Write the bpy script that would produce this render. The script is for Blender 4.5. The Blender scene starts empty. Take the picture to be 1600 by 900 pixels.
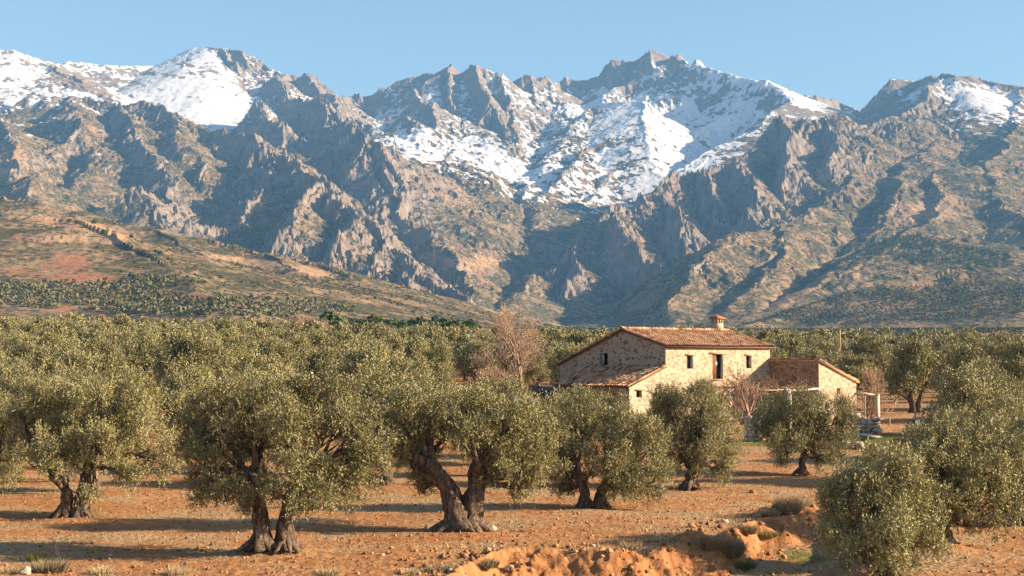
import bpy, math, time
import numpy as np
from math import radians, sin, cos, tan, pi
sc = bpy.context.scene
COL = sc.collection
# ------------------------------------------------------------------ camera, sky, sun, exposure
F, CAMH, HOR = 2222.0, 6.5, 560.0
PITCH = math.atan((HOR-450.0)/F)
cam_d = bpy.data.cameras.new('camera'); cam_d.sensor_width = 36.0
cam_d.lens = F/1600.0*36.0; cam_d.clip_start = 0.5; cam_d.clip_end = 80000
cam = bpy.data.objects.new('camera', cam_d); COL.objects.link(cam)
cam.location = (0, 0, CAMH); cam.rotation_euler = (pi/2+PITCH, 0, 0)
sc.camera = cam
SUN_EL, SUN_BEHIND = radians(21.5), radians(7)
SUN = np.array([cos(SUN_BEHIND)*cos(SUN_EL), -sin(SUN_BEHIND)*cos(SUN_EL), sin(SUN_EL)])
world = bpy.data.worlds.new('World'); sc.world = world; world.use_nodes = True
nt = world.node_tree; nt.nodes.clear()
sky = nt.nodes.new('ShaderNodeTexSky'); sky.sky_type = 'NISHITA'; sky.sun_disc = False
sky.sun_elevation = SUN_EL; sky.sun_rotation = radians(90)+SUN_BEHIND
sky.altitude = 700; sky.air_density = 1.15; sky.dust_density = 1.5; sky.ozone_density = 1.6
bg = nt.nodes.new('ShaderNodeBackground'); bg.inputs[1].default_value = 0.060
wo = nt.nodes.new('ShaderNodeOutputWorld')
nt.links.new(sky.outputs[0], bg.inputs[0]); nt.links.new(bg.outputs[0], wo.inputs[0])
sd = bpy.data.lights.new('sun', 'SUN'); sd.energy = 5.0; sd.angle = radians(0.53); sd.color = (1.0, 0.78, 0.53)
so = bpy.data.objects.new('sun', sd); COL.objects.link(so)
from mathutils import Vector
so.rotation_euler = Vector((-SUN[0], -SUN[1], -SUN[2])).to_track_quat('-Z', 'Y').to_euler()
so.location = (60, -40, 60)
sc.view_settings.view_transform = 'Standard'; sc.view_settings.look = 'None'
sc.view_settings.gamma = 1; sc.view_settings.use_curve_mapping = False
sc.view_settings.exposure = 1.70
sc.cycles.max_bounces = 5; sc.cycles.diffuse_bounces = 2; sc.cycles.glossy_bounces = 1
sc.cycles.transparent_max_bounces = 4; sc.cycles.volume_bounces = 0
sc.cycles.use_denoising = True
RS = np.random.RandomState

# ------------------------------------------------------------------ helpers
def ray(px, py):
    u, v = (np.asarray(px, float)-800)/F, (450-np.asarray(py, float))/F
    yy = cos(PITCH)-v*sin(PITCH); zz = sin(PITCH)+v*cos(PITCH)
    return u/yy, zz/yy                       # x, z per metre of depth
def wp(px, py, Y):
    a, b = ray(px, py)
    return np.array([a*Y, Y, CAMH+b*Y])
def proj(X, Y, Z):
    dz = Z-CAMH
    f = Y*cos(PITCH)+dz*sin(PITCH); up = -Y*sin(PITCH)+dz*cos(PITCH)
    f = np.where(f < 1, 1, f)
    return 800+F*X/f, 450-F*up/f
_r = RS(7)
PERM = np.concatenate([_r.permutation(512)]*3).astype(np.int32)
_an = _r.rand(512)*2*pi
GX, GY = np.cos(_an).astype(np.float32), np.sin(_an).astype(np.float32)
RV = _r.rand(512).astype(np.float32); RV2 = _r.rand(512).astype(np.float32)
def pnoise(x, y, s=0):
    x = np.asarray(x, np.float32)+s*17.37; y = np.asarray(y, np.float32)-s*9.71
    xi = np.floor(x); yi = np.floor(y); xf = x-xi; yf = y-yi
    xi = xi.astype(np.int32) & 511; yi = yi.astype(np.int32) & 511
    u = xf*xf*xf*(xf*(xf*6-15)+10); v = yf*yf*yf*(yf*(yf*6-15)+10)
    def g(a, b, fx, fy):
        h = PERM[PERM[xi+a]+yi+b]
        return GX[h]*fx+GY[h]*fy
    n0 = g(0, 0, xf, yf)*(1-u)+g(1, 0, xf-1, yf)*u
    n1 = g(0, 1, xf, yf-1)*(1-u)+g(1, 1, xf-1, yf-1)*u
    return (n0*(1-v)+n1*v)*1.5
def fbm(x, y, o=4, s=0, g=.5):
    r = 0; a = 1; t = 0
    for k in range(o):
        r = r+a*pnoise(x*2**k, y*2**k, s+k*3); t += a; a *= g
    return r/t
def ridged(x, y, o=4, s=0):
    r = 0; a = 1; t = 0; w = 1
    for k in range(o):
        n = (1-np.abs(pnoise(x*2**k, y*2**k, s+k*5)))**2*w
        w = np.clip(n*1.6, 0, 1); r = r+a*n; t += a; a *= .5
    return r/t
def sst(a, b, x):
    t = np.clip((x-a)/(b-a), 0, 1); return t*t*(3-2*t)

def new_mesh(name, V, faces, mat=None, smooth=False, attrs=None, mats=None, midx=None):
    """V (n,3); faces (m,k) array or list of arrays of equal-size faces"""
    me = bpy.data.meshes.new(name)
    V = np.asarray(V, np.float32)
    if not isinstance(faces, list): faces = [faces]
    faces = [np.asarray(f, np.int32) for f in faces if len(f)]
    me.vertices.add(len(V)); me.vertices.foreach_set('co', V.ravel())
    nl = sum(f.size for f in faces); npol = sum(len(f) for f in faces)
    me.loops.add(nl); me.loops.foreach_set('vertex_index', np.concatenate([f.ravel() for f in faces]))
    sizes = np.concatenate([np.full(len(f), f.shape[1], np.int32) for f in faces])
    st = np.concatenate([[0], np.cumsum(sizes)[:-1]]).astype(np.int32)
    me.polygons.add(npol); me.polygons.foreach_set('loop_start', st)
    me.polygons.foreach_set('loop_total', sizes)
    if smooth: me.polygons.foreach_set('use_smooth', np.ones(npol, bool))
    if midx is not None: me.polygons.foreach_set('material_index', np.asarray(midx, np.int32))
    me.update(calc_edges=True)
    if attrs:
        for k, a in attrs.items():
            if a.ndim == 1:
                at = me.attributes.new(k, 'FLOAT', 'POINT'); at.data.foreach_set('value', a.astype(np.float32))
            else:
                at = me.attributes.new(k, 'FLOAT_COLOR', 'POINT'); at.data.foreach_set('color', a.astype(np.float32).ravel())
    for m in (mats or ([mat] if mat else [])): me.materials.append(m)
    return me
def link(name, me, parent=None, loc=None):
    o = bpy.data.objects.new(name, me); COL.objects.link(o)
    if parent is not None: o.parent = parent
    if loc is not None: o.location = loc
    return o
def tag(o, label=None, cat=None, group=None, kind=None):
    if label: o['label'] = label
    if cat: o['category'] = cat
    if group: o['group'] = group
    if kind: o['kind'] = kind
    return o
def empty(name, loc=(0, 0, 0), rz=0):
    o = bpy.data.objects.new(name, None); COL.objects.link(o); o.location = loc; o.rotation_euler = (0, 0, rz)
    o.empty_display_size = .3
    return o
class MB:
    """collects simple solids, builds one mesh"""
    def __init__(s): s.v = []; s.q = []; s.t = []; s.n = 0
    def add(s, V, Q=(), T=()):
        s.v.append(np.asarray(V, float).reshape(-1, 3))
        if len(Q): s.q.append(np.asarray(Q)+s.n)
        if len(T): s.t.append(np.asarray(T)+s.n)
        s.n += len(s.v[-1])
    def box(s, x0, y0, z0, x1, y1, z1):
        s.hexa([(x0,y0,z0),(x1,y0,z0),(x1,y1,z0),(x0,y1,z0),(x0,y0,z1),(x1,y0,z1),(x1,y1,z1),(x0,y1,z1)])
    def hexa(s, P):
        s.add(P, [(0,3,2,1),(4,5,6,7),(0,1,5,4),(1,2,6,5),(2,3,7,6),(3,0,4,7)])
    def tube(s, pts, rad, seg=8, flute=0, fl_n=5, twist=0, rng=None, cap=True):
        V, Q, T = tube(pts, rad, seg, flute, fl_n, twist, rng, cap); s.add(V, Q, T)
    def arrays(s):
        V = np.concatenate(s.v) if s.v else np.zeros((0, 3))
        f = []
        if s.q: f.append(np.concatenate(s.q))
        if s.t: f.append(np.concatenate(s.t))
        return V, f
    def build(s, name, mat, parent=None, smooth=False, loc=None):
        V, f = s.arrays()
        if not f: return None
        return link(name, new_mesh(name, V, f, mat, smooth), parent, loc)
def tube(pts, rad, seg=8, flute=0, fl_n=5, twist=0, rng=None, cap=True):
    P = np.asarray(pts, float); n = len(P); R = np.broadcast_to(np.asarray(rad, float), (n,)).copy()
    T = np.gradient(P, axis=0); T /= np.linalg.norm(T, axis=1, keepdims=True)+1e-9
    a = np.array([1., .13, .07]) if abs(T[0, 0]) < .8 else np.array([0, 1., .1])
    ang = np.linspace(0, 2*pi, seg, endpoint=False); V = []
    ph = rng.rand()*6 if rng is not None else 0
    for i in range(n):
        b = np.cross(T[i], a); b /= np.linalg.norm(b)+1e-9; a = np.cross(b, T[i])
        r = R[i]*np.ones(seg)
        if np.any(flute):
            w = ang+twist*i/n
            fl = flute if np.isscalar(flute) else flute[i]
            r = r*(1+fl*(.6*np.sin(fl_n*w+ph)+.4*np.sin((fl_n*2+1)*w-2*ph+.6*i)+.25*np.sin(3*w+i*.5)))
        V.append(P[i]+np.outer(r*np.cos(ang), a)+np.outer(r*np.sin(ang), b))
    V = np.concatenate(V)
    j = np.arange(seg); k = (j+1) % seg
    Q = np.concatenate([np.stack([i*seg+j, i*seg+k, (i+1)*seg+k, (i+1)*seg+j], 1) for i in range(n-1)])
    Tt = np.zeros((0, 3), int)
    if cap:
        V = np.concatenate([V, P[:1], P[-1:]]); c0, c1 = n*seg, n*seg+1
        Tt = np.concatenate([np.stack([k, j, np.full(seg, c0)], 1),
                             np.stack([(n-1)*seg+j, (n-1)*seg+k, np.full(seg, c1)], 1)])
    return V, Q, Tt

# ------------------------------------------------------------------ node helpers
def mat_new(name, rough=.9, spec=.2):
    m = bpy.data.materials.new(name); m.use_nodes = True
    b = m.node_tree.nodes['Principled BSDF']
    b.inputs['Roughness'].default_value = rough; b.inputs['Specular IOR Level'].default_value = spec
    return m, m.node_tree, b
def N(t, typ, **kw):
    n = t.nodes.new(typ)
    for k, v in kw.items():
        if k.startswith('i_'):
            key = k[2:]; key = int(key) if key.isdigit() else key.replace('_', ' ')
            if hasattr(v, 'is_output') or isinstance(v, bpy.types.NodeSocket): t.links.new(v, n.inputs[key])
            else: n.inputs[key].default_value = v
        else: setattr(n, k, v)
    return n
def noise(t, vec, scale, detail=4, rough=.55, dist=0):
    n = N(t, 'ShaderNodeTexNoise'); n.inputs['Scale'].default_value = scale
    n.inputs['Detail'].default_value = detail; n.inputs['Roughness'].default_value = rough
    n.inputs['Distortion'].default_value = dist
    if vec is not None: t.links.new(vec, n.inputs['Vector'])
    return n.outputs['Fac']
def ramp(t, fac, stops):
    n = N(t, 'ShaderNodeValToRGB'); el = n.color_ramp.elements
    while len(el) < len(stops): el.new(.5)
    for e, (p, c) in zip(el, stops):
        e.position = p; e.color = tuple(c)+(1,) if not np.isscalar(c) else (c, c, c, 1)
    t.links.new(fac, n.inputs[0]); return n.outputs[0]
def mix(t, fac, a, b, typ='MIX'):
    n = N(t, 'ShaderNodeMix'); n.data_type = 'RGBA'; n.blend_type = typ
    for k, v in ((0, fac), (6, a), (7, b)):
        if isinstance(v, bpy.types.NodeSocket): t.links.new(v, n.inputs[k])
        elif np.isscalar(v): n.inputs[k].default_value = v if k == 0 else (v, v, v, 1)
        else: n.inputs[k].default_value = tuple(v)+(1,)
    return n.outputs[2]
def mth(t, op, a, b=None, c=None, clamp=False):
    n = N(t, 'ShaderNodeMath'); n.operation = op; n.use_clamp = clamp
    for k, v in enumerate((a, b, c)):
        if v is None: continue
        if isinstance(v, bpy.types.NodeSocket): t.links.new(v, n.inputs[k])
        else: n.inputs[k].default_value = v
    return n.outputs[0]
def bump(t, h, dist, strength=1, normal=None):
    n = N(t, 'ShaderNodeBump'); n.inputs['Distance'].default_value = dist
    n.inputs['Strength'].default_value = strength; t.links.new(h, n.inputs['Height'])
    if normal is not None: t.links.new(normal, n.inputs['Normal'])
    return n.outputs[0]
def pos(t, sx=1, sy=1, sz=1):
    g = N(t, 'ShaderNodeNewGeometry')
    if (sx, sy, sz) == (1, 1, 1): return g.outputs['Position']
    n = N(t, 'ShaderNodeVectorMath'); n.operation = 'MULTIPLY'; t.links.new(g.outputs['Position'], n.inputs[0])
    n.inputs[1].default_value = (sx, sy, sz); return n.outputs[0]
def objco(t, sx=1, sy=1, sz=1):
    g = N(t, 'ShaderNodeTexCoord')
    n = N(t, 'ShaderNodeVectorMath'); n.operation = 'MULTIPLY'; t.links.new(g.outputs['Object'], n.inputs[0])
    n.inputs[1].default_value = (sx, sy, sz); return n.outputs[0]
QUAL = 1.0
# ------------------------------------------------------------------ near terrain height
def zfloor(x, y):
    r = np.sqrt(x*x+y*y); az = x/np.maximum(r, 1)
    z = np.interp(r, [0, 84, 110, 130, 244, 330, 460, 700, 1000, 1500, 3000, 4500, 6500, 12000],
                     [0, 0, .9, 1.6, 4.0, 6.6, 9.9, 13, 23, 40, 66, 115, 300, 800])
    k = np.interp(r, [90, 300, 700, 2500], [0, 1, 1, 0])
    z = z*(1-k*.25*sst(-.25, .3, az)) + k*2.0*np.clip(-az, 0, .36)/.36
    return z
DITCH = np.array([(-1.5, 44), (-.4, 47.6), (3.2, 48.0), (6.2, 50.6), (8.3, 53), (9.5, 56.5), (12, 58.5), (14, 60)])
BANK_X = [-4, -1.5, -.4, .8, 3.2, 4.3, 5.2, 6.2, 7.3, 8.3, 9.5, 12, 14, 22]
BANK_Y = [36, 44, 47.6, 48.3, 48.0, 48.2, 49.5, 50.7, 50.6, 53, 56.5, 58.3, 59.5, 62]
def bank_s(x, y):
    wv = fbm(x/1.6, y/1.6, 3, 9); s = np.interp(x, BANK_X, BANK_Y)-y+.9*wv+.2*pnoise(x/.55, y/.8, 8)
    rb = 10.2+(y-46)*.24+.5*wv
    return s, sst(rb+1.3, rb-.3, x)
def seg_dist(x, y, P):
    best = np.full(x.shape, 1e9, np.float32); tt = np.zeros(x.shape, np.float32)
    for i in range(len(P)-1):
        ax, ay = P[i][:2]; bx, by = P[i+1][:2]; dx, dy = bx-ax, by-ay
        t = np.clip(((x-ax)*dx+(y-ay)*dy)/(dx*dx+dy*dy), 0, 1)
        d = np.hypot(x-ax-t*dx, y-ay-t*dy); m = d < best
        best = np.where(m, d, best); tt = np.where(m, i+t, tt)
    return best, tt
MOUNDS = []          # (x, y, height, rx, ry) filled by the mound table
for px, py, h, rx, ry in [(430, 866, .22, 1.5, 1.0), (725, 838, .16, 1.6, 1.0), (115, 812, .15, 1.5, 1), (1478, 864, .35, 1.3, .9),
        (1078, 770, .1, 1.3, .8), (925, 800, .08, 1.2, .8), (1252, 747, .12, 1.2, .8), (1390, 905, .1, 1, .8)]:
    d = CAMH*F/(py-HOR); MOUNDS.append((ray(px, py)[0]*d, d, h, rx, ry))
def near_z(x, y, fine=True):
    x = np.asarray(x, np.float32); y = np.asarray(y, np.float32)
    z = zfloor(x, y)
    r = np.hypot(x, y)
    nk = np.clip(1-(r-150)/300, 0, 1)
    z = z+fbm(x/110, y/110, 3, 17)*2.6*sst(180, 420, r)*sst(900, 700, r)
    z = z + (fbm(x/14, y/9, 3, 1)*.22 + fbm(x/3.1, y/2.2, 2, 2)*.07)*nk
    for mx, my, h, rx, ry in MOUNDS:
        z = z+h*np.exp(-(((x-mx)/rx)**2+((y-my)/ry)**2))
    # clay bank cut along the lower edge of the field, the ditch beyond it
    wv = fbm(x/1.7, y/1.7, 3, 9)
    sb, rs = bank_s(x, y)
    cut = sst(0, 2.3, sb)*rs
    rill = ridged((x*.8+y*.35)/.75, (y-.4*x)/3.2, 3, 14)
    z = z-cut*(.80+.1*wv)+(rill-.5)*.11*np.exp(-((sb-1.1)/1.0)**2)*rs+.10*np.exp(-(sb/.5)**2)*rs*(1+1.2*wv)
    dg, _ = seg_dist(x, y, np.array([(4.4, 49.4), (5.0, 47), (5.9, 44.5), (6.6, 42)])); z = z-.45*np.exp(-(dg/.45)**2)*(.5+.5*sst(49.5, 47.5, y))
    m2 = np.exp(-(((x-6.3)/.75)**2+((y-50.8)/.7)**2)); z = z+.38*m2*(1+.9*wv)
    m3 = np.exp(-(((x-11.9)/1.5)**2+((y-60)/1.2)**2)); z = z+.35*m3*(1+.6*wv)
    d = np.abs(sb-1)*1.0+4*(1-rs); db = d
    # terrace in front of the annex
    z = z+.45*sst(3.2, 2.2, np.hypot((x-27.5)/2.2, (y-103)/2.6))
    if fine:
        rg = 1-np.abs(pnoise(x/.42, y/.42, 21)); cl = fbm(x/.23, y/.23, 3, 22)
        amp = .020+.026*np.exp(-(db/1.6)**2)+.05*m2+.03*m3
        z = z+nk*(cl*amp*2.0+rg*amp*.4)
        z = z+nk*.035*np.sin((y+.06*x+.5*fbm(x/9, y/9, 2, 5))*2*pi/.95)*sst(.1, .5, pnoise(x/17, y/13, 6)+.2)
    return z

# ------------------------------------------------------------------ mountain ridges (traced, each vertex at its own distance in km)
S_LINE = [(-420,72,8.4),(-250,75,8.3),(-100,70,8.2),(0,78,8.2),(20,79,8.2),(60,92,8.3),(100,101,8.5),(104,97,8.9),(112,95,9),(135,98,9),(160,101,9),(200,103,9.1),(240,103,9.2),
 (262,96,9.3),(283,84,9.3),(300,76,9.3),(325,73,9.2),(360,77,9.1),(400,80,9.0),(412,91,8.9),(425,96,8.9),(440,114,8.8),(455,117,8.9),(470,121,8.9),(483,113,8.8),(495,121,8.8),(512,131,8.7),(525,141,8.7),(536,151,8.8),
 (548,150,9.2),(556,144,9.2),(560,144,9.2),(567,150,9.2),(575,149,9.2),(590,141,9.2),(594,134,9.2),(598,134,9.2),(603,138,9.2),(612,128,9.2),(622,116,9.2),(632,113,9.2),(640,116,9.2),(660,106,9.2),(675,97,9.1),(686,92,9.1),(702,96,9.1),(720,112,9.1),(732,106,9.0),(739,99,9.0),(745,102,9),(760,108,9),(778,114,9),(788,122,9.1),(798,131,9.3),
 (815,119,9.3),(835,112,9.3),(850,114,9.3),(858,121,9.4),(865,131,9.5),(876,129,9.6),(883,120,9.6),(890,123,9.6),(900,127,9.6),(920,124,9.6),(935,119,9.6),(941,112,9.6),(946,103,9.6),(958,93,9.6),(975,92,9.6),(990,94,9.6),(1003,88,9.6),(1010,82,9.5),(1015,78,9.5),(1030,83,9.5),(1049,93,9.5),(1051,88,9.4),(1055,84,9.3),(1080,90,9.1),
 (1115,97,8.9),(1150,104,8.7),(1180,116,8.6),(1230,142,8.5),(1254,152,8.5),(1260,148,8.5),(1275,148,8.5),(1310,160,8.8),(1343,172,8.6),(1356,162,8.4),(1366,148,8.3),(1376,138,8.2),(1392,123,8.1),(1410,124,8.1),(1438,128,8.1),(1446,123,8.0),(1455,119,7.9),(1466,121,7.9),(1473,114,7.8),(1490,115,7.7),
 (1530,122,7.7),(1560,130,7.6),(1600,135,7.5),(1750,150,7.4),(1900,180,7.3),(2100,200,7.2)]
# (points, slope near crest, crest width m, far slope, rockiness)
RIDGES = [
 # left massif
 ([(60,92,8.3),(95,112,8.0),(130,134,7.7)], .40, 400, .40, .1),
 ([(-120,150,7.2),(0,178,6.9),(60,147,7.1),(110,150,7.0),(180,160,6.9),(235,161,6.8),(262,176,6.6),(300,193,6.5),(330,207,6.4),(400,212,6.4)], .75, 260, .48, .6),
 ([(180,160,6.9),(205,190,6.5),(232,235,6.0),(262,280,5.4),(290,318,5.0),(310,350,4.7)], .6, 260, .48, .75),
 ([(110,150,7.0),(120,200,6.3),(105,250,5.7),(80,300,5.1)], .5, 200, .48, .5),
 ([(-60,170,6.8),(0,190,6.3),(28,225,5.8),(45,270,5.2),(40,300,4.8)], .55, 260, .48, .2),
 ([(262,176,6.6),(300,230,6.1),(330,270,5.7),(345,300,5.4)], .5, 200, .48, .5),
 ([(300,78,9.3),(296,108,8.95),(282,140,8.5),(270,165,8.1)], .62, 160, .44, .45),
 ([(262,98,9.3),(236,124,8.8),(215,150,8.2)], .55, 140, .42, .35),
 ([(350,78,9.1),(365,110,8.8),(392,140,8.5),(400,150,8.3)], 1.0, 160, .48, 1),
 ([(412,92,8.9),(430,120,8.5),(446,150,8.0)], 1.0, 200, .48, 1),
 ([(440,152,7.9),(470,152,7.7),(500,162,7.5),(520,175,7.3),(540,192,7.0)], 1.3, 260, .48, 1),
 ([(400,158,7.6),(428,190,7.2),(445,205,6.8)], 1.1, 200, .48, 1),
 ([(500,162,7.5),(512,190,7.1),(520,215,6.8)], 1.1, 150, .48, 1),
 ([(483,113,8.8),(512,140,8.4),(536,180,7.9),(542,190,7.6)], 1.1, 200, .48, 1),
 # pointed cliff and its long ridge
 ([(500,200,6.8),(530,197,6.6),(545,192,6.5),(575,206,6.3),(605,240,6.0),(618,275,5.8),(627,305,5.6),(648,350,5.3),(660,372,5.1)], 1.35, 330, .35, 1),
 ([(575,206,6.3),(570,240,6.0),(560,275,5.7)], 1.0, 160, .48, 1),
 ([(605,240,6.0),(600,275,5.75),(585,310,5.5)], 1.0, 140, .48, .9),
 # front crag
 ([(330,207,6.4),(400,214,6.2),(425,235,5.8),(450,260,5.35)], 1.1, 200, .48, .9),
 ([(450,260,5.35),(463,260,5.3),(480,266,5.2),(500,281,5.05),(520,290,4.95),(545,300,4.8),(560,306,4.72),(572,318,4.65),(590,348,4.5),(603,370,4.4),(625,385,4.3),(643,392,4.2),(655,411,4.05),(678,432,3.9),(695,444,3.8),(720,460,3.6),(733,480,3.45),(738,492,3.35)], .95, 210, .34, 1),
 ([(500,281,5.05),(478,315,4.7),(455,345,4.4),(440,375,4.2)], .8, 120, .48, .8),
 ([(560,306,4.72),(545,340,4.45),(525,370,4.2),(510,398,4.0)], .8, 110, .48, .9),
 ([(603,370,4.4),(590,395,4.2),(580,420,4.0)], .8, 100, .48, .9),
 ([(655,411,4.05),(640,430,3.9),(630,450,3.7)], .7, 100, .48, .8),
 ([(430,235,5.8),(400,275,5.3),(385,310,5.0),(370,345,4.7)], .7, 150, .48, .8),
 ([(400,214,6.2),(408,232,5.95),(404,250,5.75)], 1.2, 100, .48, 1),
 ([(430,222,6.1),(446,245,5.9)], 1.2, 80, .48, 1),
 ([(235,285,5.0),(268,300,4.9),(300,320,4.75),(315,335,4.7),(300,365,4.45)], .95, 130, .35, 1),
 # snow slope to the right of the cliff, down to the stream
 ([(540,192,7.6),(600,205,7.4),(650,225,7.3),(700,236,7.2),(740,262,6.9),(770,295,6.5),(800,330,6.1),(822,346,5.9)], .45, 300, .36, .25),
 ([(650,225,7.3),(655,270,6.7),(675,310,6.3),(700,345,5.9),(725,380,5.5)], .45, 220, .48, .35),
 ([(700,236,7.2),(715,290,6.5),(745,330,6.0),(778,372,5.5),(795,405,5.2),(780,425,5.0),(740,440,4.7)], .5, 240, .48, .45),
 # central peaks and ribs
 ([(740,100,9.0),(752,130,8.8),(768,160,8.5),(788,195,8.2),(800,238,7.8)], 1.15, 240, .48, 1),
 ([(768,160,8.5),(752,190,8.3),(745,215,8.0)], 1.0, 160, .48, .9),
 ([(778,115,9.0),(808,150,8.6),(822,185,8.3)], .9, 180, .48, .7),
 ([(686,92,9.1),(695,120,8.95),(703,150,8.75),(702,168,8.6)], 1.2, 200, .48, 1),
 ([(632,113,9.2),(640,140,8.95),(652,152,8.8)], 1.1, 160, .48, 1),
 ([(640,160,8.5),(658,152,8.5),(676,162,8.3),(690,185,8.05),(684,206,7.8)], .9, 150, .48, .8),
 ([(600,170,8.4),(632,185,8.1),(655,190,7.9)], .6, 160, .48, .6),
 ([(835,112,9.3),(842,135,9.05),(845,165,8.8),(835,180,8.6)], 1.0, 180, .48, .9),
 ([(958,93,9.6),(968,120,9.4),(985,145,9.2)], 1.2, 200, .48, 1),
 ([(1015,78,9.5),(1012,110,9.3),(1020,140,9.1)], 1.2, 180, .48, 1),
 ([(1055,84,9.4),(1062,115,9.2),(1072,145,9.0),(1082,180,8.7)], 1.3, 200, .48, 1),
 ([(1072,120,9.15),(1098,140,8.9),(1108,165,8.7),(1112,185,8.5)], 1.2, 160, .48, 1),
 ([(1085,92,9.3),(1100,120,9.1),(1115,150,8.8),(1150,160,8.7),(1190,172,8.5)], .8, 150, .48, .3),
 ([(1260,148,8.9),(1240,165,8.5),(1222,186,8.0)], .9, 200, .48, .7),
 ([(925,170,8.6),(948,174,8.5),(955,190,8.3)], .9, 110, .48, .5),
 ([(925,170,8.6),(905,190,8.3),(880,205,8.0),(868,222,7.8),(850,250,7.4)], .55, 150, .48, .3),
 ([(1080,218,8.0),(1055,222,8.0),(1035,211,8.0),(1000,207,8.0),(970,211,7.9),(935,225,7.7),(905,245,7.4),(880,270,7.0),(850,300,6.6),(832,335,6.2)], .6, 180, .48, .45),
 ([(1035,211,8.0),(1042,235,7.8),(1030,255,7.5)], .8, 130, .48, .6),
 ([(970,211,7.9),(985,235,7.6),(975,260,7.3),(930,300,6.8),(870,330,6.3)], .55, 140, .48, .5),
 # right massif
 ([(1473,114,7.8),(1455,150,7.3),(1420,163,7.0),(1390,172,6.8),(1345,183,6.6),(1290,183,6.5),(1250,184,6.45),(1216,185,6.4),(1203,200,6.3),(1192,218,6.25),(1180,230,6.2),(1160,238,6.1),(1140,246,6.0),(1100,262,5.9),(1070,272,5.8),(1040,290,5.65),(1020,303,5.55),(1000,303,5.5),(985,322,5.4),(950,326,5.3),(935,345,5.2),(925,362,5.1),(900,391,5.0),(875,412,4.9),(850,432,4.8),(820,465,4.6)], .95, 260, .48, .75),
 ([(1216,185,6.4),(1232,215,6.1),(1240,250,5.75),(1215,270,5.6)], 1.15, 150, .48, 1),
 ([(1290,183,6.5),(1305,205,6.2),(1312,235,5.9),(1300,262,5.7)], .95, 160, .48, .9),
 ([(1140,246,6.0),(1170,275,5.6),(1190,305,5.3),(1180,335,5.1)], 1.0, 160, .48, .9),
 ([(1100,262,5.9),(1112,285,5.65),(1118,310,5.45)], 1.1, 110, .48, 1),
 ([(1020,303,5.55),(1045,325,5.3),(1068,355,5.05),(1074,375,4.95)], 1.1, 140, .48, 1),
 ([(955,326,5.3),(968,352,5.05),(985,378,4.85),(1002,402,4.65)], 1.1, 140, .48, 1),
 ([(900,391,5.0),(905,420,4.75),(885,450,4.5)], .8, 110, .48, .9),
 ([(1345,183,6.6),(1362,225,6.2),(1350,265,5.8),(1290,320,5.2),(1220,352,4.8),(1165,360,4.6),(1125,370,4.45)], .38, 300, .48, .12),
 ([(1125,370,4.45),(1095,400,4.15),(1075,440,3.85),(1050,480,3.5)], .45, 120, .48, .3),
 ([(1220,352,4.8),(1215,400,4.2),(1190,440,3.8),(1140,480,3.5)], .4, 180, .48, .1),
 ([(1600,135,7.5),(1590,180,7.0),(1575,230,6.2),(1540,262,5.8),(1470,266,5.7),(1405,278,5.6),(1388,300,5.3),(1380,325,5.1)], .42, 260, .36, .15),
 ([(1470,266,5.7),(1478,310,5.2),(1450,345,4.8),(1420,372,4.5),(1340,400,4.2)], .45, 200, .36, .1),
 ([(1540,262,5.8),(1560,300,5.3),(1590,340,4.8),(1640,370,4.4)], .45, 220, .36, .1),
 ([(1900,300,4.6),(1700,350,4.2),(1600,384,4.0),(1520,374,4.1),(1440,366,4.2),(1390,380,4.2),(1320,410,4.0)], .3, 300, .24, 0),
 ([(2000,400,3.2),(1700,452,2.9),(1600,452,2.9),(1560,430,3.0),(1500,421,3.1),(1430,430,3.1),(1360,452,3.05),(1290,474,3.0),(1200,497,2.9),(1140,512,2.7)], .3, 350, .28, 0),
 # left foothills
 ([(-400,280,3.4),(-200,290,3.1),(0,308,2.9),(50,316,2.85),(130,331,2.8),(200,349,2.75),(240,357,2.7),(300,371,2.65),(360,384,2.6),(420,396,2.55),(500,411,2.5),(560,430,2.4),(640,460,2.3),(700,481,2.2),(760,500,2.1)], .34, 400, .26, 0),
 ([(-200,330,2.3),(0,344,2.1),(60,343,2.1),(120,348,2.05),(180,368,1.95),(220,394,1.85),(262,425,1.7),(300,452,1.55),(360,472,1.4)], .30, 200, .22, 0),
 ([(240,357,2.7),(300,395,2.35),(340,425,2.1),(380,450,1.9)], .25, 160, .25, 0),
 ([(420,396,2.55),(470,425,2.25),(540,462,1.95),(600,485,1.8)], .25, 160, .22, 0),
]
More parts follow.
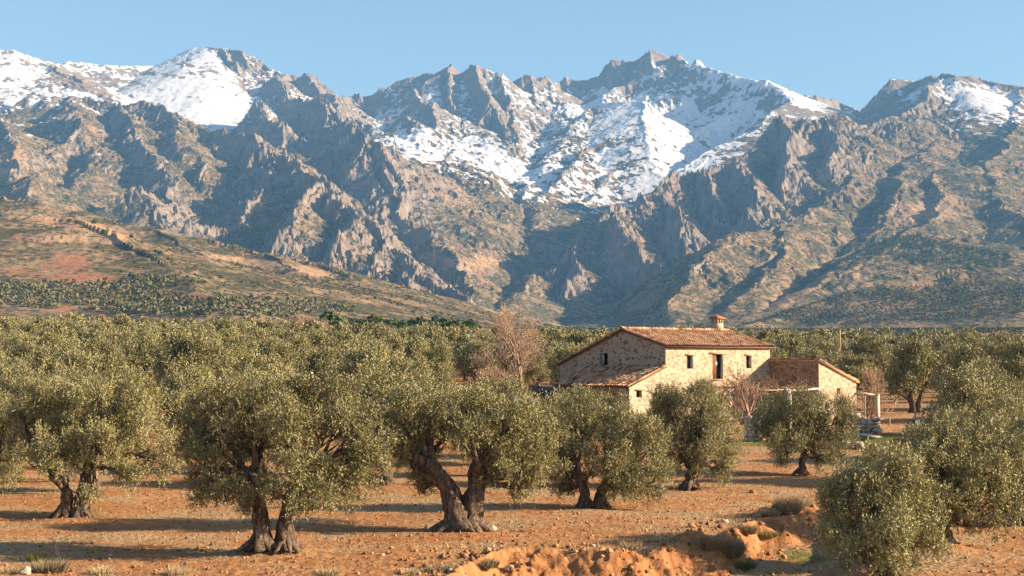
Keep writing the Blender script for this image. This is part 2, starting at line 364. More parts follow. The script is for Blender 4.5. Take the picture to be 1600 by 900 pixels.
VALLEYS = [
 ([(812,275,7.2),(802,310,6.6),(824,358,5.9),(826,410,5.4),(806,442,5.0),(785,467,4.5),(765,487,4.0),(752,500,3.5),(748,508,3.0)], .62),
 ([(1405,250,6.1),(1372,308,5.5),(1330,378,4.9),(1290,422,4.4),(1250,448,4.0),(1200,482,3.5),(1160,500,3.1)], .6),
 ([(430,238,6.5),(480,268,6.1),(545,312,5.7),(600,358,5.3),(650,405,4.9),(700,448,4.4),(745,485,3.8)], .62),
 ([(190,196,6.5),(135,250,6.1),(90,298,5.6),(66,322,5.2)], .62),
 ([(375,245,6.0),(352,300,5.6),(330,352,5.2),(306,388,4.7)], .62),
 ([(300,395,3.5),(420,440,3.3),(560,475,3.1),(720,505,2.8)], .35),
 ([(1225,350,5.1),(1130,345,5.0),(1080,400,4.5),(1020,450,4.1),(950,490,3.6)], .45),
 ([(1490,200,6.9),(1440,240,6.4),(1405,250,6.1)], .35),
 ([(868,165,9.0),(850,222,8.2),(830,260,7.6),(812,290,7.0)], .5),
 ([(1000,190,8.8),(1080,205,8.5),(1110,240,8.0),(1040,275,7.0),(950,310,6.4),(880,345,6.0),(822,368,5.7)], .42),
 ([(722,150,8.7),(718,190,8.3),(735,230,7.6)], .6),
 ([(590,165,8.9),(580,190,8.5),(600,200,8.2)], .4),
 ([(400,140,8.6),(330,165,7.9),(318,200,7.2)], .38),
]
def w3(pts):
    P = np.array(pts, float); a, b = ray(P[:, 0], P[:, 1]); Y = P[:, 2]*1000
    return np.stack([a*Y, Y, CAMH+b*Y], 1)
def ridge_field(X, Y, H, rock, P, s, D, tail, rk, dmin=None, asym=.42):
    for i in range(len(P)-1):
        ax, ay, az = P[i]; bx, by, bz = P[i+1]; dx, dy = bx-ax, by-ay
        R = max(az, bz)/max(tail, .12)+300
        R = min(R, 4500)
        m = (X > min(ax, bx)-R) & (X < max(ax, bx)+R) & (Y > min(ay, by)-R) & (Y < max(ay, by)+R)
        if not m.any(): continue
        x, y = X[m], Y[m]
        t = np.clip(((x-ax)*dx+(y-ay)*dy)/(dx*dx+dy*dy), 0, 1)
        ex = x-ax-t*dx
        d = np.hypot(ex, y-ay-t*dy)
        q = -ex/(d+1); f = 1+asym*(np.maximum(q, 0)-.3*np.maximum(-q, 0))
        h = az+t*(bz-az)-((s-tail)*D*(1-np.exp(-d/D))+tail*d)*f
        k = 16.0; o = H[m]
        df = np.clip(.5+.5*(h-o)/k, 0, 1)
        H[m] = o*(1-df)+h*df+k*df*(1-df)*.6
        rock[m] = np.maximum(rock[m], np.where(h > o-40, rk*np.exp(-d/(D*1.25)), 0))
        if dmin is not None: dmin[m] = np.minimum(dmin[m], d)
def erosion(X, Y, gx, gy, wl, seed):
    """gullies running down the slope: returns height in [-1,1]"""
    px, py = (X/wl).astype(np.float32), (Y/wl).astype(np.float32)
    n = np.hypot(gx, gy)+1e-4; dx, dy = -gy/n, gx/n     # across-slope direction
    ix, iy = np.floor(px), np.floor(py); fx, fy = px-ix, py-iy
    ix = ix.astype(np.int32); iy = iy.astype(np.int32)
    va = np.zeros_like(px); wt = np.zeros_like(px)
    for i in (-1, 0, 1, 2):
        for j in (-1, 0, 1, 2):
            h = PERM[PERM[(ix+i) & 511]+((iy+j+seed*31) & 511)]
            ux = fx-i+(RV[h]-.5)*.8; uy = fy-j+(RV2[h]-.5)*.8
            w = np.exp(-2.0*(ux*ux+uy*uy))
            va += np.cos(2*pi*(ux*dx+uy*dy))*w; wt += w
    return va/wt
def grid_grad(X, Y, H):
    # derivatives on the curvilinear grid
    Hi, Hj = np.gradient(H); Xi, Xj = np.gradient(X); Yi, Yj = np.gradient(Y)
    det = Xi*Yj-Xj*Yi; det = np.where(np.abs(det) < 1e-6, 1e-6, det)
    return (Hi*Yj-Hj*Yi)/det, (Xi*Hj-Xj*Hi)/det

CLAY = False
def clay(X, Y, H):
    nr, nc = H.shape
    i = np.arange(nr-1)[:, None]*nc+np.arange(nc-1)[None, :]
    faces = np.stack([i, i+1, i+nc+1, i+nc], -1).reshape(-1, 4)
    m, t, b = mat_new('c'); b.inputs['Base Color'].default_value = (.3, .3, .3, 1)
    link('mountains', new_mesh('m', np.stack([X, Y, H], -1).reshape(-1, 3), faces, m, True))
def build_mountains(quality=1.0):
    q = quality
    az = np.concatenate([np.linspace(-35, -21.5, int(60*q), endpoint=False), np.linspace(-21.5, 21.5, int(1250*q)), np.linspace(21.5, 35, int(60*q)+1)[1:]])
    rr = np.concatenate([np.geomspace(760, 2000, int(190*q), endpoint=False), np.linspace(2000, 4000, int(270*q), endpoint=False),
                         np.linspace(4000, 9800, int(860*q), endpoint=False), np.linspace(9800, 13500, int(50*q))])
    A, R = np.meshgrid(np.radians(az), rr)       # rows = distance
    X = (R*np.tan(A)).astype(np.float32); Y = R.astype(np.float32)
    H = zfloor(X, Y).astype(np.float32); H0 = H.copy()
    rock = np.zeros_like(H); dS = np.full_like(H, 9e3)
    # inner ridges are evaluated on slightly warped coordinates so that they never run straight
    wk = np.clip(Y/6000, .25, 1)
    wx = X+wk*(fbm(X/420, Y/420, 3, 31)*70+fbm(X/110, Y/110, 3, 32)*26); wy = Y+wk*(fbm(X/420, Y/420, 3, 33)*70+fbm(X/110, Y/110, 3, 34)*26)
    wx = wx.astype(np.float32); wy = wy.astype(np.float32)
    S = w3(S_LINE)
    sp = np.array([p[0] for p in S_LINE])
    rk_at = lambda p: any(a <= p <= b for a, b in ((336, 534), (540, 1058), (1254, 1300), (1343, 1474)))
    i = 0
    while i < len(S)-1:
        j = i+1; r = rk_at(.5*(sp[i]+sp[i+1]))
        while j < len(S)-1 and rk_at(.5*(sp[j]+sp[j+1])) == r: j += 1
        ridge_field(X, Y, H, rock, S[i:j+1], 1.45 if r else .62, 260, .46, .95 if r else .1, dS, asym=.1)
        i = j
    for pts, s, D, tail, rk in RIDGES:
        ridge_field(wx, wy, H, rock, w3(pts), s, D, tail, rk, asym=.60 if tail > .4 else 0)
    for pts, sv in VALLEYS:
        P = w3(pts)
        for i in range(len(P)-1):
            ax, ay, az_ = P[i]; bx, by, bz = P[i+1]; dx, dy = bx-ax, by-ay
            m = (wx > min(ax, bx)-1100) & (wx < max(ax, bx)+1100) & (wy > min(ay, by)-1100) & (wy < max(ay, by)+1100)
            x, y = wx[m], wy[m]; t = np.clip(((x-ax)*dx+(y-ay)*dy)/(dx*dx+dy*dy), 0, 1)
            d = np.hypot(x-ax-t*dx, y-ay-t*dy); h = az_+t*(bz-az_)+sv*d+d*d*.0006; o = H[m]
            k = 30.0; df = np.clip(.5+.5*(o-h)/k, 0, 1)
            H[m] = o*(1-df)+h*df-k*df*(1-df)*.5
    up = sst(5, 120, H-H0)
    att = .42+.58*sst(0, 420, dS)
    att2 = .85+.15*sst(0, 150, dS)
    far = sst(1500, 4200, Y)
    if CLAY: return clay(X, Y, H)
    for k, (wl, am) in enumerate([(620, .075), (300, .055), (140, .042), (64, .034), (28, .03)]):
        gx, gy = grid_grad(X, Y, H); sl = np.hypot(gx, gy)
        e = erosion(X, Y, gx, gy, wl, k)
        a = am*wl*np.clip(sl, 0, 1.1)*up*(att if wl > 200 else att2)*(.45+.45*rock)*(.65+.35*far)
        H = H+a*e
    # broken crags
    c1 = ridged(wx/340, wy/340, 4, 41)-.55; c2 = ridged(wx/90+3, wy/90, 4, 42)-.55
    rkn = np.clip(rock+.25*fbm(X/300, Y/300, 3, 43)*up, 0, 1)
    H = H+rkn*up*(c1*30*att+c2*12*att2+(ridged(wx/34, wy/34, 3, 48)-.55)*5*att2)
    H = H+up*far*fbm(X/90, Y/90, 4, 44)*7*att2+up*fbm(X/30, Y/30, 3, 45)*2.0
    # strata ledges on the rocky parts
    led = np.sin((H+.25*X+20*fbm(X/200, Y/200, 2, 46))/15.0)
    H = H+rkn*led*1.5*far*att2
    gx, gy = grid_grad(X, Y, H); sl = np.hypot(gx, gy)
    gxs = sl
    PX, PY = proj(X, Y, H)
    n1 = fbm(X/600, Y/600, 4, 51); n2 = fbm(X/150, Y/90, 5, 52); n3 = fbm(X/35, Y/35, 4, 53)+.7*fbm((X+.5*Y)/28, (Y-.5*X)/190, 3, 54)
    def blob(px, py, rx, ry, rot=0):
        c, s = cos(radians(rot)), sin(radians(rot)); u = (PX-px)*c+(PY-py)*s; v = -(PX-px)*s+(PY-py)*c
        return np.exp(-((u/rx)**2+(v/ry)**2))
    # snow line, lower in the shaded cirque and gullies
    line = 1290+0*H
    line = line-600*np.exp(-(((PX-950)/185)**4))*sst(5600, 6600, Y)
    line = line-360*np.exp(-(((PX-650)/130)**2))*sst(6200, 6800, Y)
    line = line-190*np.exp(-(((PX-230)/260)**2))*sst(6600, 7400, Y)
    line = line+60*np.exp(-(((PX-1330)/140)**2))
    asp = -gx*.8                                   # + where the ground falls to the right
    sn = np.clip((H-line)/190, -9, 1.0)+n1*1.9+n2*3.0+n3*2.8-np.clip(sl-.70, 0, 3)*3.0*(.4+rkn)-asp*.1-rkn*1.2
    for b in [(1125,106,75,13,16,7.0),(1010,100,34,16,0,4.5),(965,112,34,12,0,2.5),(1170,132,50,14,22,5.0),(1270,160,40,10,10,3.0),(1400,140,34,18,0,3.5),(700,150,40,24,0,2.2),(620,150,40,16,0,2.0),(850,150,40,20,0,3.0),(1490,140,60,20,10,3.0),(460,150,40,14,10,2.5),(400,180,50,20,15,3.5),(500,205,40,10,0,3.0),(250,116,60,4,6,-2.6),(305,104,40,4,14,-1.6),(230,135,60,4,14,-2.0),(300,150,40,5,25,-1.6),(120,125,70,12,22,-3.6),(200,140,60,6,22,-1.5),(30,110,50,35,0,1.2),(300,150,110,45,10,2.6),(280,110,130,12,0,.4),(360,88,60,10,0,2.5),(500,150,40,22,30,-1.5),
              (1120,118,70,13,15,1.0),(1190,150,45,14,25,-1.8),(1150,122,60,6,18,-2.6),(1240,160,40,10,20,1.0),(1150,160,60,14,30,1.6),(460,115,20,10,0,1),
              (640,100,80,22,0,-1.4),(1270,165,60,12,0,-1.2),(1380,150,40,22,0,-1.2),(1540,160,80,28,15,.9),(1520,125,90,6,10,-2),(1420,200,60,30,0,-3),
              (740,255,90,26,25,1.3),(660,215,60,12,10,1.5),(930,150,60,25,0,1.2),(1000,180,100,40,0,1.3),(1110,230,90,22,-28,1.6),(880,290,60,30,-40,.8),
              (770,150,30,18,0,-.2),(770,140,20,12,0,2.2),(820,200,20,40,-25,1.8),(800,215,30,50,0,.4),(180,200,60,22,-30,1.2),(380,190,40,18,0,1.6),(470,215,60,10,0,.6),(310,170,60,30,0,1.5),(250,160,90,30,15,1.5),(120,180,60,20,-15,.8),(700,260,80,16,20,.8),(620,220,60,12,15,1.2),(1500,170,110,40,10,1.0)]:
        sn = sn+(b[5]*.45 if b[5] > 0 else b[5])*blob(*b[:5])
    snow = np.clip(.5+sn*.30, 0, 1)
    rocky = np.clip(-.16+.85*rkn+.8*(sl-.92)+.45*n2+.3*n3+.25*n1, 0, 1)*sst(1800, 3300, Y)
    rocky = np.maximum(rocky, sst(1050, 1350, H)*.75)
    red = 0*H
    for b in [(80,428,80,10,8,.55),(20,424,30,8,0,.5),(150,436,80,7,0,.8),(30,390,60,25,0,.3),(110,408,40,14,0,1.0),(300,462,40,6,5,.8),(100,484,40,8,0,1.0),(380,470,70,5,5,.6),(1480,320,16,26,40,.6),(1500,330,10,20,0,.4)]:
        red = red+b[5]*blob(*b[:5])
    soil = 0*H
    for b in [(120,352,120,10,8,.9),(130,375,60,10,0,.7),(170,372,30,10,10,.9),(480,424,60,8,8,1.0),(420,415,40,6,10,.9),(340,402,60,6,6,.7),(1440,330,60,24,-10,.7),(1180,375,70,16,5,.5),(1310,430,60,40,0,.3),(640,370,30,30,40,.2),
              (760,400,50,20,30,.7),(700,300,60,25,35,.8),(700,410,60,12,15,.8),(1450,445,120,10,0,.5),(1360,480,120,14,0,.5),(80,150,60,16,25,1.0),(100,330,60,8,5,.2),(330,480,100,5,0,.4),(1150,420,40,40,0,.3),(1220,470,40,20,0,.5),(1100,108,10,10,0,0),(20,260,40,40,0,.7),(50,370,60,14,0,.5)]:
        soil = soil+b[5]*blob(*b[:5])
    soil = np.clip(soil+.25*n1+.3*n2, 0, 1); red = np.clip(red*(1+.6*n2), 0, 1)
    att = np.stack([snow, rocky, red, soil], -1).reshape(-1, 4)
    nr, nc = H.shape
    i = np.arange(nr-1)[:, None]*nc+np.arange(nc-1)[None, :]
    faces = np.stack([i, i+1, i+nc+1, i+nc], -1).reshape(-1, 4)
    V = np.stack([X, Y, H], -1).reshape(-1, 3)
    me = new_mesh('mountains', V, faces, mat_mountain(), True, {'cover': att})
    o = link('mountains', me); tag(o, kind='structure')
    return dict(X=X, Y=Y, H=H, az=np.tan(np.radians(az)), rr=rr, sl=sl, snow=snow, rocky=rocky, red=red, soil=soil, PX=PX, PY=PY)

def mat_mountain():
    m, t, b = mat_new('mountain_ground', .95, .1)
    at = N(t, 'ShaderNodeAttribute', attribute_name='cover')
    sp = N(t, 'ShaderNodeSeparateColor'); t.links.new(at.outputs['Color'], sp.inputs[0])
    sn, rk, red = sp.outputs[0], sp.outputs[1], sp.outputs[2]; soil = at.outputs['Alpha']
    P = pos(t); Pst = pos(t, 1, 1, .35)
    nA = noise(t, P, .02, 5, .62); nB = noise(t, P, .09, 4, .6); nC = noise(t, Pst, .011, 6, .6, .6)
    nD = noise(t, P, .25, 3, .6)
    rockc = ramp(t, nA, [(.25, (.085, .075, .068)), (.45, (.175, .15, .128)), (.6, (.26, .22, .18)), (.8, (.40, .345, .28))])
    rockc = mix(t, mth(t, 'MULTIPLY', noise(t, P, .004, 3), .6), rockc, (.25, .17, .12))
    # scrub: dark bushes over pale brown ground
    v = N(t, 'ShaderNodeTexVoronoi', feature='F1'); v.inputs['Scale'].default_value = .085; t.links.new(P, v.inputs['Vector'])
    bush = mth(t, 'SUBTRACT', mth(t, 'ADD', mth(t, 'MULTIPLY', nC, 1.0), mth(t, 'MULTIPLY', nD, .25)), mth(t, 'MULTIPLY', v.outputs['Distance'], .42))
    bushm = ramp(t, bush, [(.30, 0.), (.46, 1.)])
    grnd = ramp(t, nA, [(.3, (.17, .115, .065)), (.55, (.27, .18, .10)), (.75, (.36, .25, .145))])
    scrub = mix(t, bushm, grnd, ramp(t, nB, [(.3, (.045, .043, .020)), (.7, (.095, .085, .038))]))
    soilc = ramp(t, nA, [(.3, (.28, .17, .09)), (.7, (.42, .27, .155))])
    sm = ramp(t, mth(t, 'ADD', soil, mth(t, 'MULTIPLY', mth(t, 'SUBTRACT', nB, .5), 1.6)), [(.42, 0.), (.62, 1.)])
    c = mix(t, sm, scrub, soilc)
    redc = ramp(t, nA, [(.3, (.22, .09, .045)), (.7, (.34, .18, .10))])
    rm = ramp(t, mth(t, 'ADD', red, mth(t, 'MULTIPLY', mth(t, 'SUBTRACT', mth(t, 'ADD', mth(t, 'MULTIPLY', nB, .5), mth(t, 'MULTIPLY', nC, .5)), .5), 3.4)), [(.46, 0.), (.66, 1.)])
    c = mix(t, rm, c, redc)
    rkm = ramp(t, mth(t, 'ADD', rk, mth(t, 'MULTIPLY', mth(t, 'SUBTRACT', nB, .5), 1.1)), [(.40, 0.), (.60, 1.)])
    c = mix(t, rkm, c, rockc)
    snm = ramp(t, mth(t, 'ADD', sn, mth(t, 'ADD', mth(t, 'MULTIPLY', mth(t, 'SUBTRACT', nA, .5), .9), mth(t, 'MULTIPLY', mth(t, 'SUBTRACT', nB, .5), .55))), [(.48, 0.), (.56, 1.)])
    c = mix(t, snm, c, (.60, .60, .62))
    t.links.new(c, b.inputs['Base Color'])
    hb = mth(t, 'ADD', mth(t, 'MULTIPLY', nA, 1.0), mth(t, 'MULTIPLY', nB, .4))
    hb = mth(t, 'MULTIPLY', hb, mth(t, 'SUBTRACT', 1.0, mth(t, 'MULTIPLY', snm, .85)))
    hb = mth(t, 'MULTIPLY', hb, mth(t, 'ADD', .5, mth(t, 'MULTIPLY', rkm, .9)))
    bm = bump(t, hb, 9.0, 1.0)
    t.links.new(bm, b.inputs['Normal'])
    return m
def build_haze(dens=4.6e-5):
    mb = MB(); mb.box(-16000, -400, -12, 16000, 15500, 2400)
    m = bpy.data.materials.new('haze_air'); m.use_nodes = True; t = m.node_tree; t.nodes.clear()
    v = t.nodes.new('ShaderNodeVolumePrincipled'); v.inputs['Density'].default_value = dens
    v.inputs['Color'].default_value = (.22, .54, 1.0, 1); v.inputs['Anisotropy'].default_value = .0
    o = t.nodes.new('ShaderNodeOutputMaterial'); t.links.new(v.outputs[0], o.inputs['Volume'])
    h = mb.build('haze', m); tag(h, kind='stuff')
    return h
# ------------------------------------------------------------------ ground sheet
def mat_soil():
    m, t, b = mat_new('red_soil', .95, .1)
    at = N(t, 'ShaderNodeAttribute', attribute_name='cover')
    sp = N(t, 'ShaderNodeSeparateColor'); t.links.new(at.outputs['Color'], sp.inputs[0])
    P = pos(t)
    n1 = noise(t, P, .35, 4, .6); n2 = noise(t, P, 2.2, 5, .65); n3 = noise(t, P, 11, 4, .7); n4 = noise(t, pos(t, 1, 3.0, 1), .5, 4, .6)
    c = ramp(t, n2, [(.25, (.19, .080, .030)), (.5, (.33, .155, .064)), (.75, (.45, .24, .105))])
    c = mix(t, ramp(t, n1, [(.42, 0.), (.66, .5)]), c, ramp(t, n2, [(.3, (.25, .14, .066)), (.7, (.41, .26, .14))]))
    lit = ramp(t, n3, [(.35, (.12, .07, .035)), (.5, (.31, .20, .105)), (.65, (.48, .35, .20))])
    lm = ramp(t, mth(t, 'ADD', mth(t, 'ADD', sp.outputs[0], mth(t, 'MULTIPLY', mth(t, 'SUBTRACT', n4, .5), 1.5)), mth(t, 'MULTIPLY', mth(t, 'SUBTRACT', n3, .5), .9)), [(.42, 0.), (.62, 1.)])
    c = mix(t, lm, c, lit)
    clod = ramp(t, n3, [(.30, 0.), (.40, 1.)])
    c = mix(t, clod, mix(t, .6, c, (.085, .042, .022)), c)
    gm = ramp(t, mth(t, 'ADD', sp.outputs[1], mth(t, 'MULTIPLY', mth(t, 'SUBTRACT', n2, .5), .9)), [(.42, 0.), (.6, 1.)])
    c = mix(t, gm, c, ramp(t, n3, [(.3, (.07, .075, .02)), (.7, (.22, .21, .06))]))
    c = mix(t, sp.outputs[2], c, ramp(t, n2, [(.3, (.27, .105, .042)), (.7, (.40, .18, .075))]))
    t.links.new(c, b.inputs['Base Color'])
    h = mth(t, 'ADD', mth(t, 'MULTIPLY', n3, .6), n2)
    t.links.new(bump(t, h, .09, 1.0), b.inputs['Normal'])
    return m
def build_ground():
    az = np.concatenate([np.linspace(-180, -27, 60, endpoint=False), np.linspace(-27, 27, 1150), np.linspace(27, 180, 61)[1:]])
    rr = np.concatenate([np.linspace(.5, 34, 14, endpoint=False), 1/np.linspace(1/34, 1/80, 430, endpoint=False),
                         np.linspace(80, 135, 130, endpoint=False), np.geomspace(135, 800, 150), [1500, 4000, 14000]])
    A, R = np.meshgrid(np.radians(az), rr)
    X = R*np.sin(A); Y = R*np.cos(A)
    Z = near_z(X, Y).astype(np.float32)
    Z = np.where(R > 765, Z-30*sst(765, 800, R), Z); Z[-2:] -= 150
    sb, rs = bank_s(X, Y); db = np.abs(sb-1.1)+4*(1-rs)
    straw = .42+.9*fbm(X/6, Y/4, 4, 71)-.6*np.exp(-(db/1.3)**2)
    px, py = proj(X, Y, Z)
    g = 0*X
    for cx, cy, rx, ry, w in [(26.5, 99, 3.2, 3.0, 1.2), (21.0, 97, 3.5, 1.5, .75), (16.5, 100, 3, 2, .9), (8.6, 47.5, 1.6, 2.6, .75), (8.0, 44.5, 1.6, 1.2, .9), (10.6, 53, 1.2, 3, .6), (10.5, 42.3, 2.0, .9, .7), (19, 44, 6, 3, .45), (20, 52, 8, 3, .35), (-17.5, 43.5, 1.6, .8, .5), (7.0, 41.0, 1.5, .7, .6)]:
        g = g+w*np.exp(-(((X-cx)/rx)**2+((Y-cy)/ry)**2))
    clay = np.clip(1.2*np.exp(-(db/1.3)**2), 0, 1)*sst(10, 8, X)
    for mx, my, h, rx, ry in MOUNDS:
        clay = np.maximum(clay, .8*np.exp(-(((X-mx-.5)/(rx*.8))**2+((Y-my+.3)/(ry*.6))**2)))
    clay = clay*sst(.25, .6, .6+fbm(X/1.5, Y/1.5, 3, 77))*.6
    att = np.stack([np.clip(straw, 0, 1), np.clip(g, 0, 1), np.clip(clay, 0, 1), np.ones_like(g)], -1).reshape(-1, 4)
    nr, nc = X.shape
    i = np.arange(nr-1)[:, None]*nc+np.arange(nc-1)[None, :]
    faces = np.stack([i, i+nc, i+nc+1, i+1], -1).reshape(-1, 4)
    me = new_mesh('ground', np.stack([X, Y, Z], -1).reshape(-1, 3), faces, mat_soil(), True, {'cover': att})
    o = link('ground', me); tag(o, kind='structure'); return o
def gz(x, y): return float(near_z(np.array([x]), np.array([y]), False)[0])
def at_px(px, py, z=None):
    """ground point seen at a pixel"""
    a, b = ray(px, py); d = CAMH/max(-b, 1e-3)
    for _ in range(25):
        h = gz(a*d, d) if z is None else z
        d = .5*d+.5*(CAMH-h)/max(-b, 1e-3)
    return float(a*d), float(d), gz(a*d, d)
def rock_verts(rng, r, seg=10, rings=7, flat=.7, amp=.25):
    th = np.linspace(0, 2*pi, seg, endpoint=False); V = []
    s = rng.rand(8)*6
    for i in range(rings+1):
        ph = pi*i/rings
        for a in th:
            d = np.array([sin(ph)*cos(a), sin(ph)*sin(a), cos(ph)])
            k = 1+amp*(sin(3*d[0]+s[0])*sin(2.7*d[1]+s[1])+.6*sin(5*d[2]+s[2]+3*d[0])+.4*sin(8*d[1]+s[3]))
            V.append(d*k*r*np.array([1, 1, flat]))
    j = np.arange(seg); k = (j+1) % seg
    Q = np.concatenate([np.stack([i*seg+j, (i+1)*seg+j, (i+1)*seg+k, i*seg+k], 1) for i in range(rings)])
    return np.array(V), Q
def mat_simple(name, stops, scale=8, rough=.9, bmp=.01, spec=.15, stretch=(1, 1, 1), nd=4):
    m, t, b = mat_new(name, rough, spec)
    n = noise(t, objco(t, *stretch), scale, nd, .65)
    t.links.new(ramp(t, n, stops), b.inputs['Base Color'])
    if bmp: t.links.new(bump(t, n, bmp, 1.0), b.inputs['Normal'])
    return m
# ------------------------------------------------------------------ olive trees
def mat_leaf(name, dark, light, back, trans=(.16, .17, .05)):
    m, t, b = mat_new(name, .55, .35)
    at = N(t, 'ShaderNodeAttribute', attribute_name='tint'); g = N(t, 'ShaderNodeNewGeometry')
    oi = N(t, 'ShaderNodeObjectInfo')
    f = mth(t, 'ADD', mth(t, 'MULTIPLY', at.outputs['Fac'], .8), mth(t, 'MULTIPLY', mth(t, 'SUBTRACT', oi.outputs['Random'], .35), .40), clamp=True)
    c = mix(t, f, dark, light)
    c = mix(t, mth(t, 'MULTIPLY', g.outputs['Backfacing'], .75), c, back)
    t.links.new(c, b.inputs['Base Color'])
    tr = N(t, 'ShaderNodeBsdfTranslucent'); t.links.new(mix(t, .5, c, trans), tr.inputs['Color'])
    ms = N(t, 'ShaderNodeMixShader'); ms.inputs[0].default_value = .06
    out = t.nodes['Material Output']
    t.links.new(b.outputs[0], ms.inputs[1]); t.links.new(tr.outputs[0], ms.inputs[2]); t.links.new(ms.outputs[0], out.inputs[0])
    return m
_o = 'first second third fourth fifth sixth seventh eighth ninth'.split()
ORDN = _o+'tenth eleventh twelfth thirteenth fourteenth fifteenth sixteenth seventeenth eighteenth nineteenth'.split()
for _a, _b in (('twentieth', 'twenty'), ('thirtieth', 'thirty'), ('fortieth', 'forty'), ('fiftieth', 'fifty')): ORDN += [_a]+[_b+' '+q for q in _o]
M_OLIVE = mat_leaf('olive_leaves', (.066, .062, .020), (.36, .32, .130), (.36, .34, .19))
def mat_bark():
    m, t, b = mat_new('olive_bark', .95, .1)
    P = objco(t, 1, 1, .28)
    n = noise(t, P, 9, 5, .7, .8); n2 = noise(t, objco(t), 2.2, 3)
    c = ramp(t, n, [(.38, (.022, .016, .012)), (.5, (.10, .072, .054)), (.68, (.33, .26, .195))])
    c = mix(t, mth(t, 'MULTIPLY', n2, .5), c, (.16, .105, .07))
    t.links.new(c, b.inputs['Base Color']); t.links.new(bump(t, n, .05, 1.0), b.inputs['Normal'])
    return m
M_BARK = mat_bark()
def nrm(v): return v/(np.linalg.norm(v, axis=-1, keepdims=True)+1e-9)
def leaf_cloud(lobes, n, L, W, rng, per=10, slen=.42, up=.6, spread=.26, sub=0, facing=2.0):
    """leaves on shoots that grow out of each lobe's surface"""
    lb = np.asarray(lobes, float)
    if sub:
        out = []
        for q in lb:
            for j in range(sub):
                dd = nrm(rng.normal(size=3)+[0, 0, .25]); f = .29+.15*rng.rand()
                out.append([*(q[:3]+dd*q[3:6]*(.78+.26*rng.rand())), *(q[3:6]*f)])
            out.append([*q[:3], *(q[3:6]*.60)])
        lb = np.array(out)
    w = (lb[:, 3]*lb[:, 4]+lb[:, 3]*lb[:, 5]+lb[:, 4]*lb[:, 5]); w /= w.sum()
    ns = max(n//per, 1); k = rng.choice(len(lb), ns, p=w)
    d = nrm(rng.normal(size=(ns, 3))); flip = (d[:, 2] < -.35) & (rng.rand(ns) < .45); d[flip, 2] *= -1
    # uneven lobes: bumps and hollows
    bmp = .86+.24*np.sin(3.1*d[:, 0]+k*1.7)*np.sin(2.7*d[:, 1]+k*2.3+1)+.16*np.sin(5.3*d[:, 2]+4*d[:, 0]+k)
    r = bmp*(1-spread*np.abs(rng.normal(size=ns))*.45)
    p = lb[k, :3]+d*r[:, None]*lb[k, 3:6]
    # drop shoots buried deep in other lobes
    keep = np.ones(ns, bool)
    for i in (range(len(lb)) if n > 8000 else ()):
        q = np.linalg.norm((p-lb[i, :3])/lb[i, 3:6], axis=1); keep &= ~((q < .52) & (k != i))
    p, d, k = p[keep], d[keep], k[keep]; ns = len(p)
    sd = d*.75+rng.normal(size=(ns, 3))*.33
    sd[:, 2] += np.where(d[:, 2] > -.25, up, -.35)
    sd = nrm(sd); sl = slen*(.6+.8*rng.rand(ns))
    tall = (rng.rand(ns) < .14) & (d[:, 2] > .1); sl[tall] *= 1.7; sd[tall] = nrm(sd[tall]+[0, 0, 1.2])
    t = np.tile(np.linspace(0, 1, per), (ns, 1))+rng.rand(ns, per)*.08
    base = p[:, None, :]+sd[:, None, :]*(t*sl[:, None])[:, :, None]-sd[:, None, :]*(.45*sl)[:, None, None]
    ld = nrm(sd[:, None, :]*.75+nrm(rng.normal(size=(ns, per, 3)))*.8)
    side = nrm(np.cross(ld, nrm(d[:, None, :]*facing+nrm(rng.normal(size=(ns, per, 3))))))
    fl = (np.cross(ld, side)*d[:, None, :]).sum(-1) > 0; side[fl] *= -1
    Ls = (L*(.7+.6*rng.rand(ns, per)))[:, :, None]; Ws = W*(.8+.4*rng.rand(ns, per))[:, :, None]
    a = base; c = base+ld*Ls; mdl = base+ld*Ls*.5
    V = np.stack([a, mdl+side*Ws*.5, c, mdl-side*Ws*.5], 2).reshape(-1, 3)
    nf = ns*per; Q = np.arange(nf*4).reshape(-1, 4)
    tint = np.clip(.5+.22*rng.normal(size=(ns, 1))+.14*rng.normal(size=(ns, per)), 0, 1)
    return V.astype(np.float32), Q, np.repeat(tint.ravel(), 4)
def bez(p0, p1, rng, n=7, sag=.25):
    p0, p1 = np.array(p0, float), np.array(p1, float); t = np.linspace(0, 1, n)[:, None]
    L = np.linalg.norm(p1-p0)
    c = (p0+p1)/2+rng.normal(size=3)*L*.14+np.array([0, 0, -sag*L*.3])
    P = (1-t)**2*p0+2*t*(1-t)*c+t*t*p1
    P[1:-1] += rng.normal(size=(n-2, 3))*L*.02
    return P
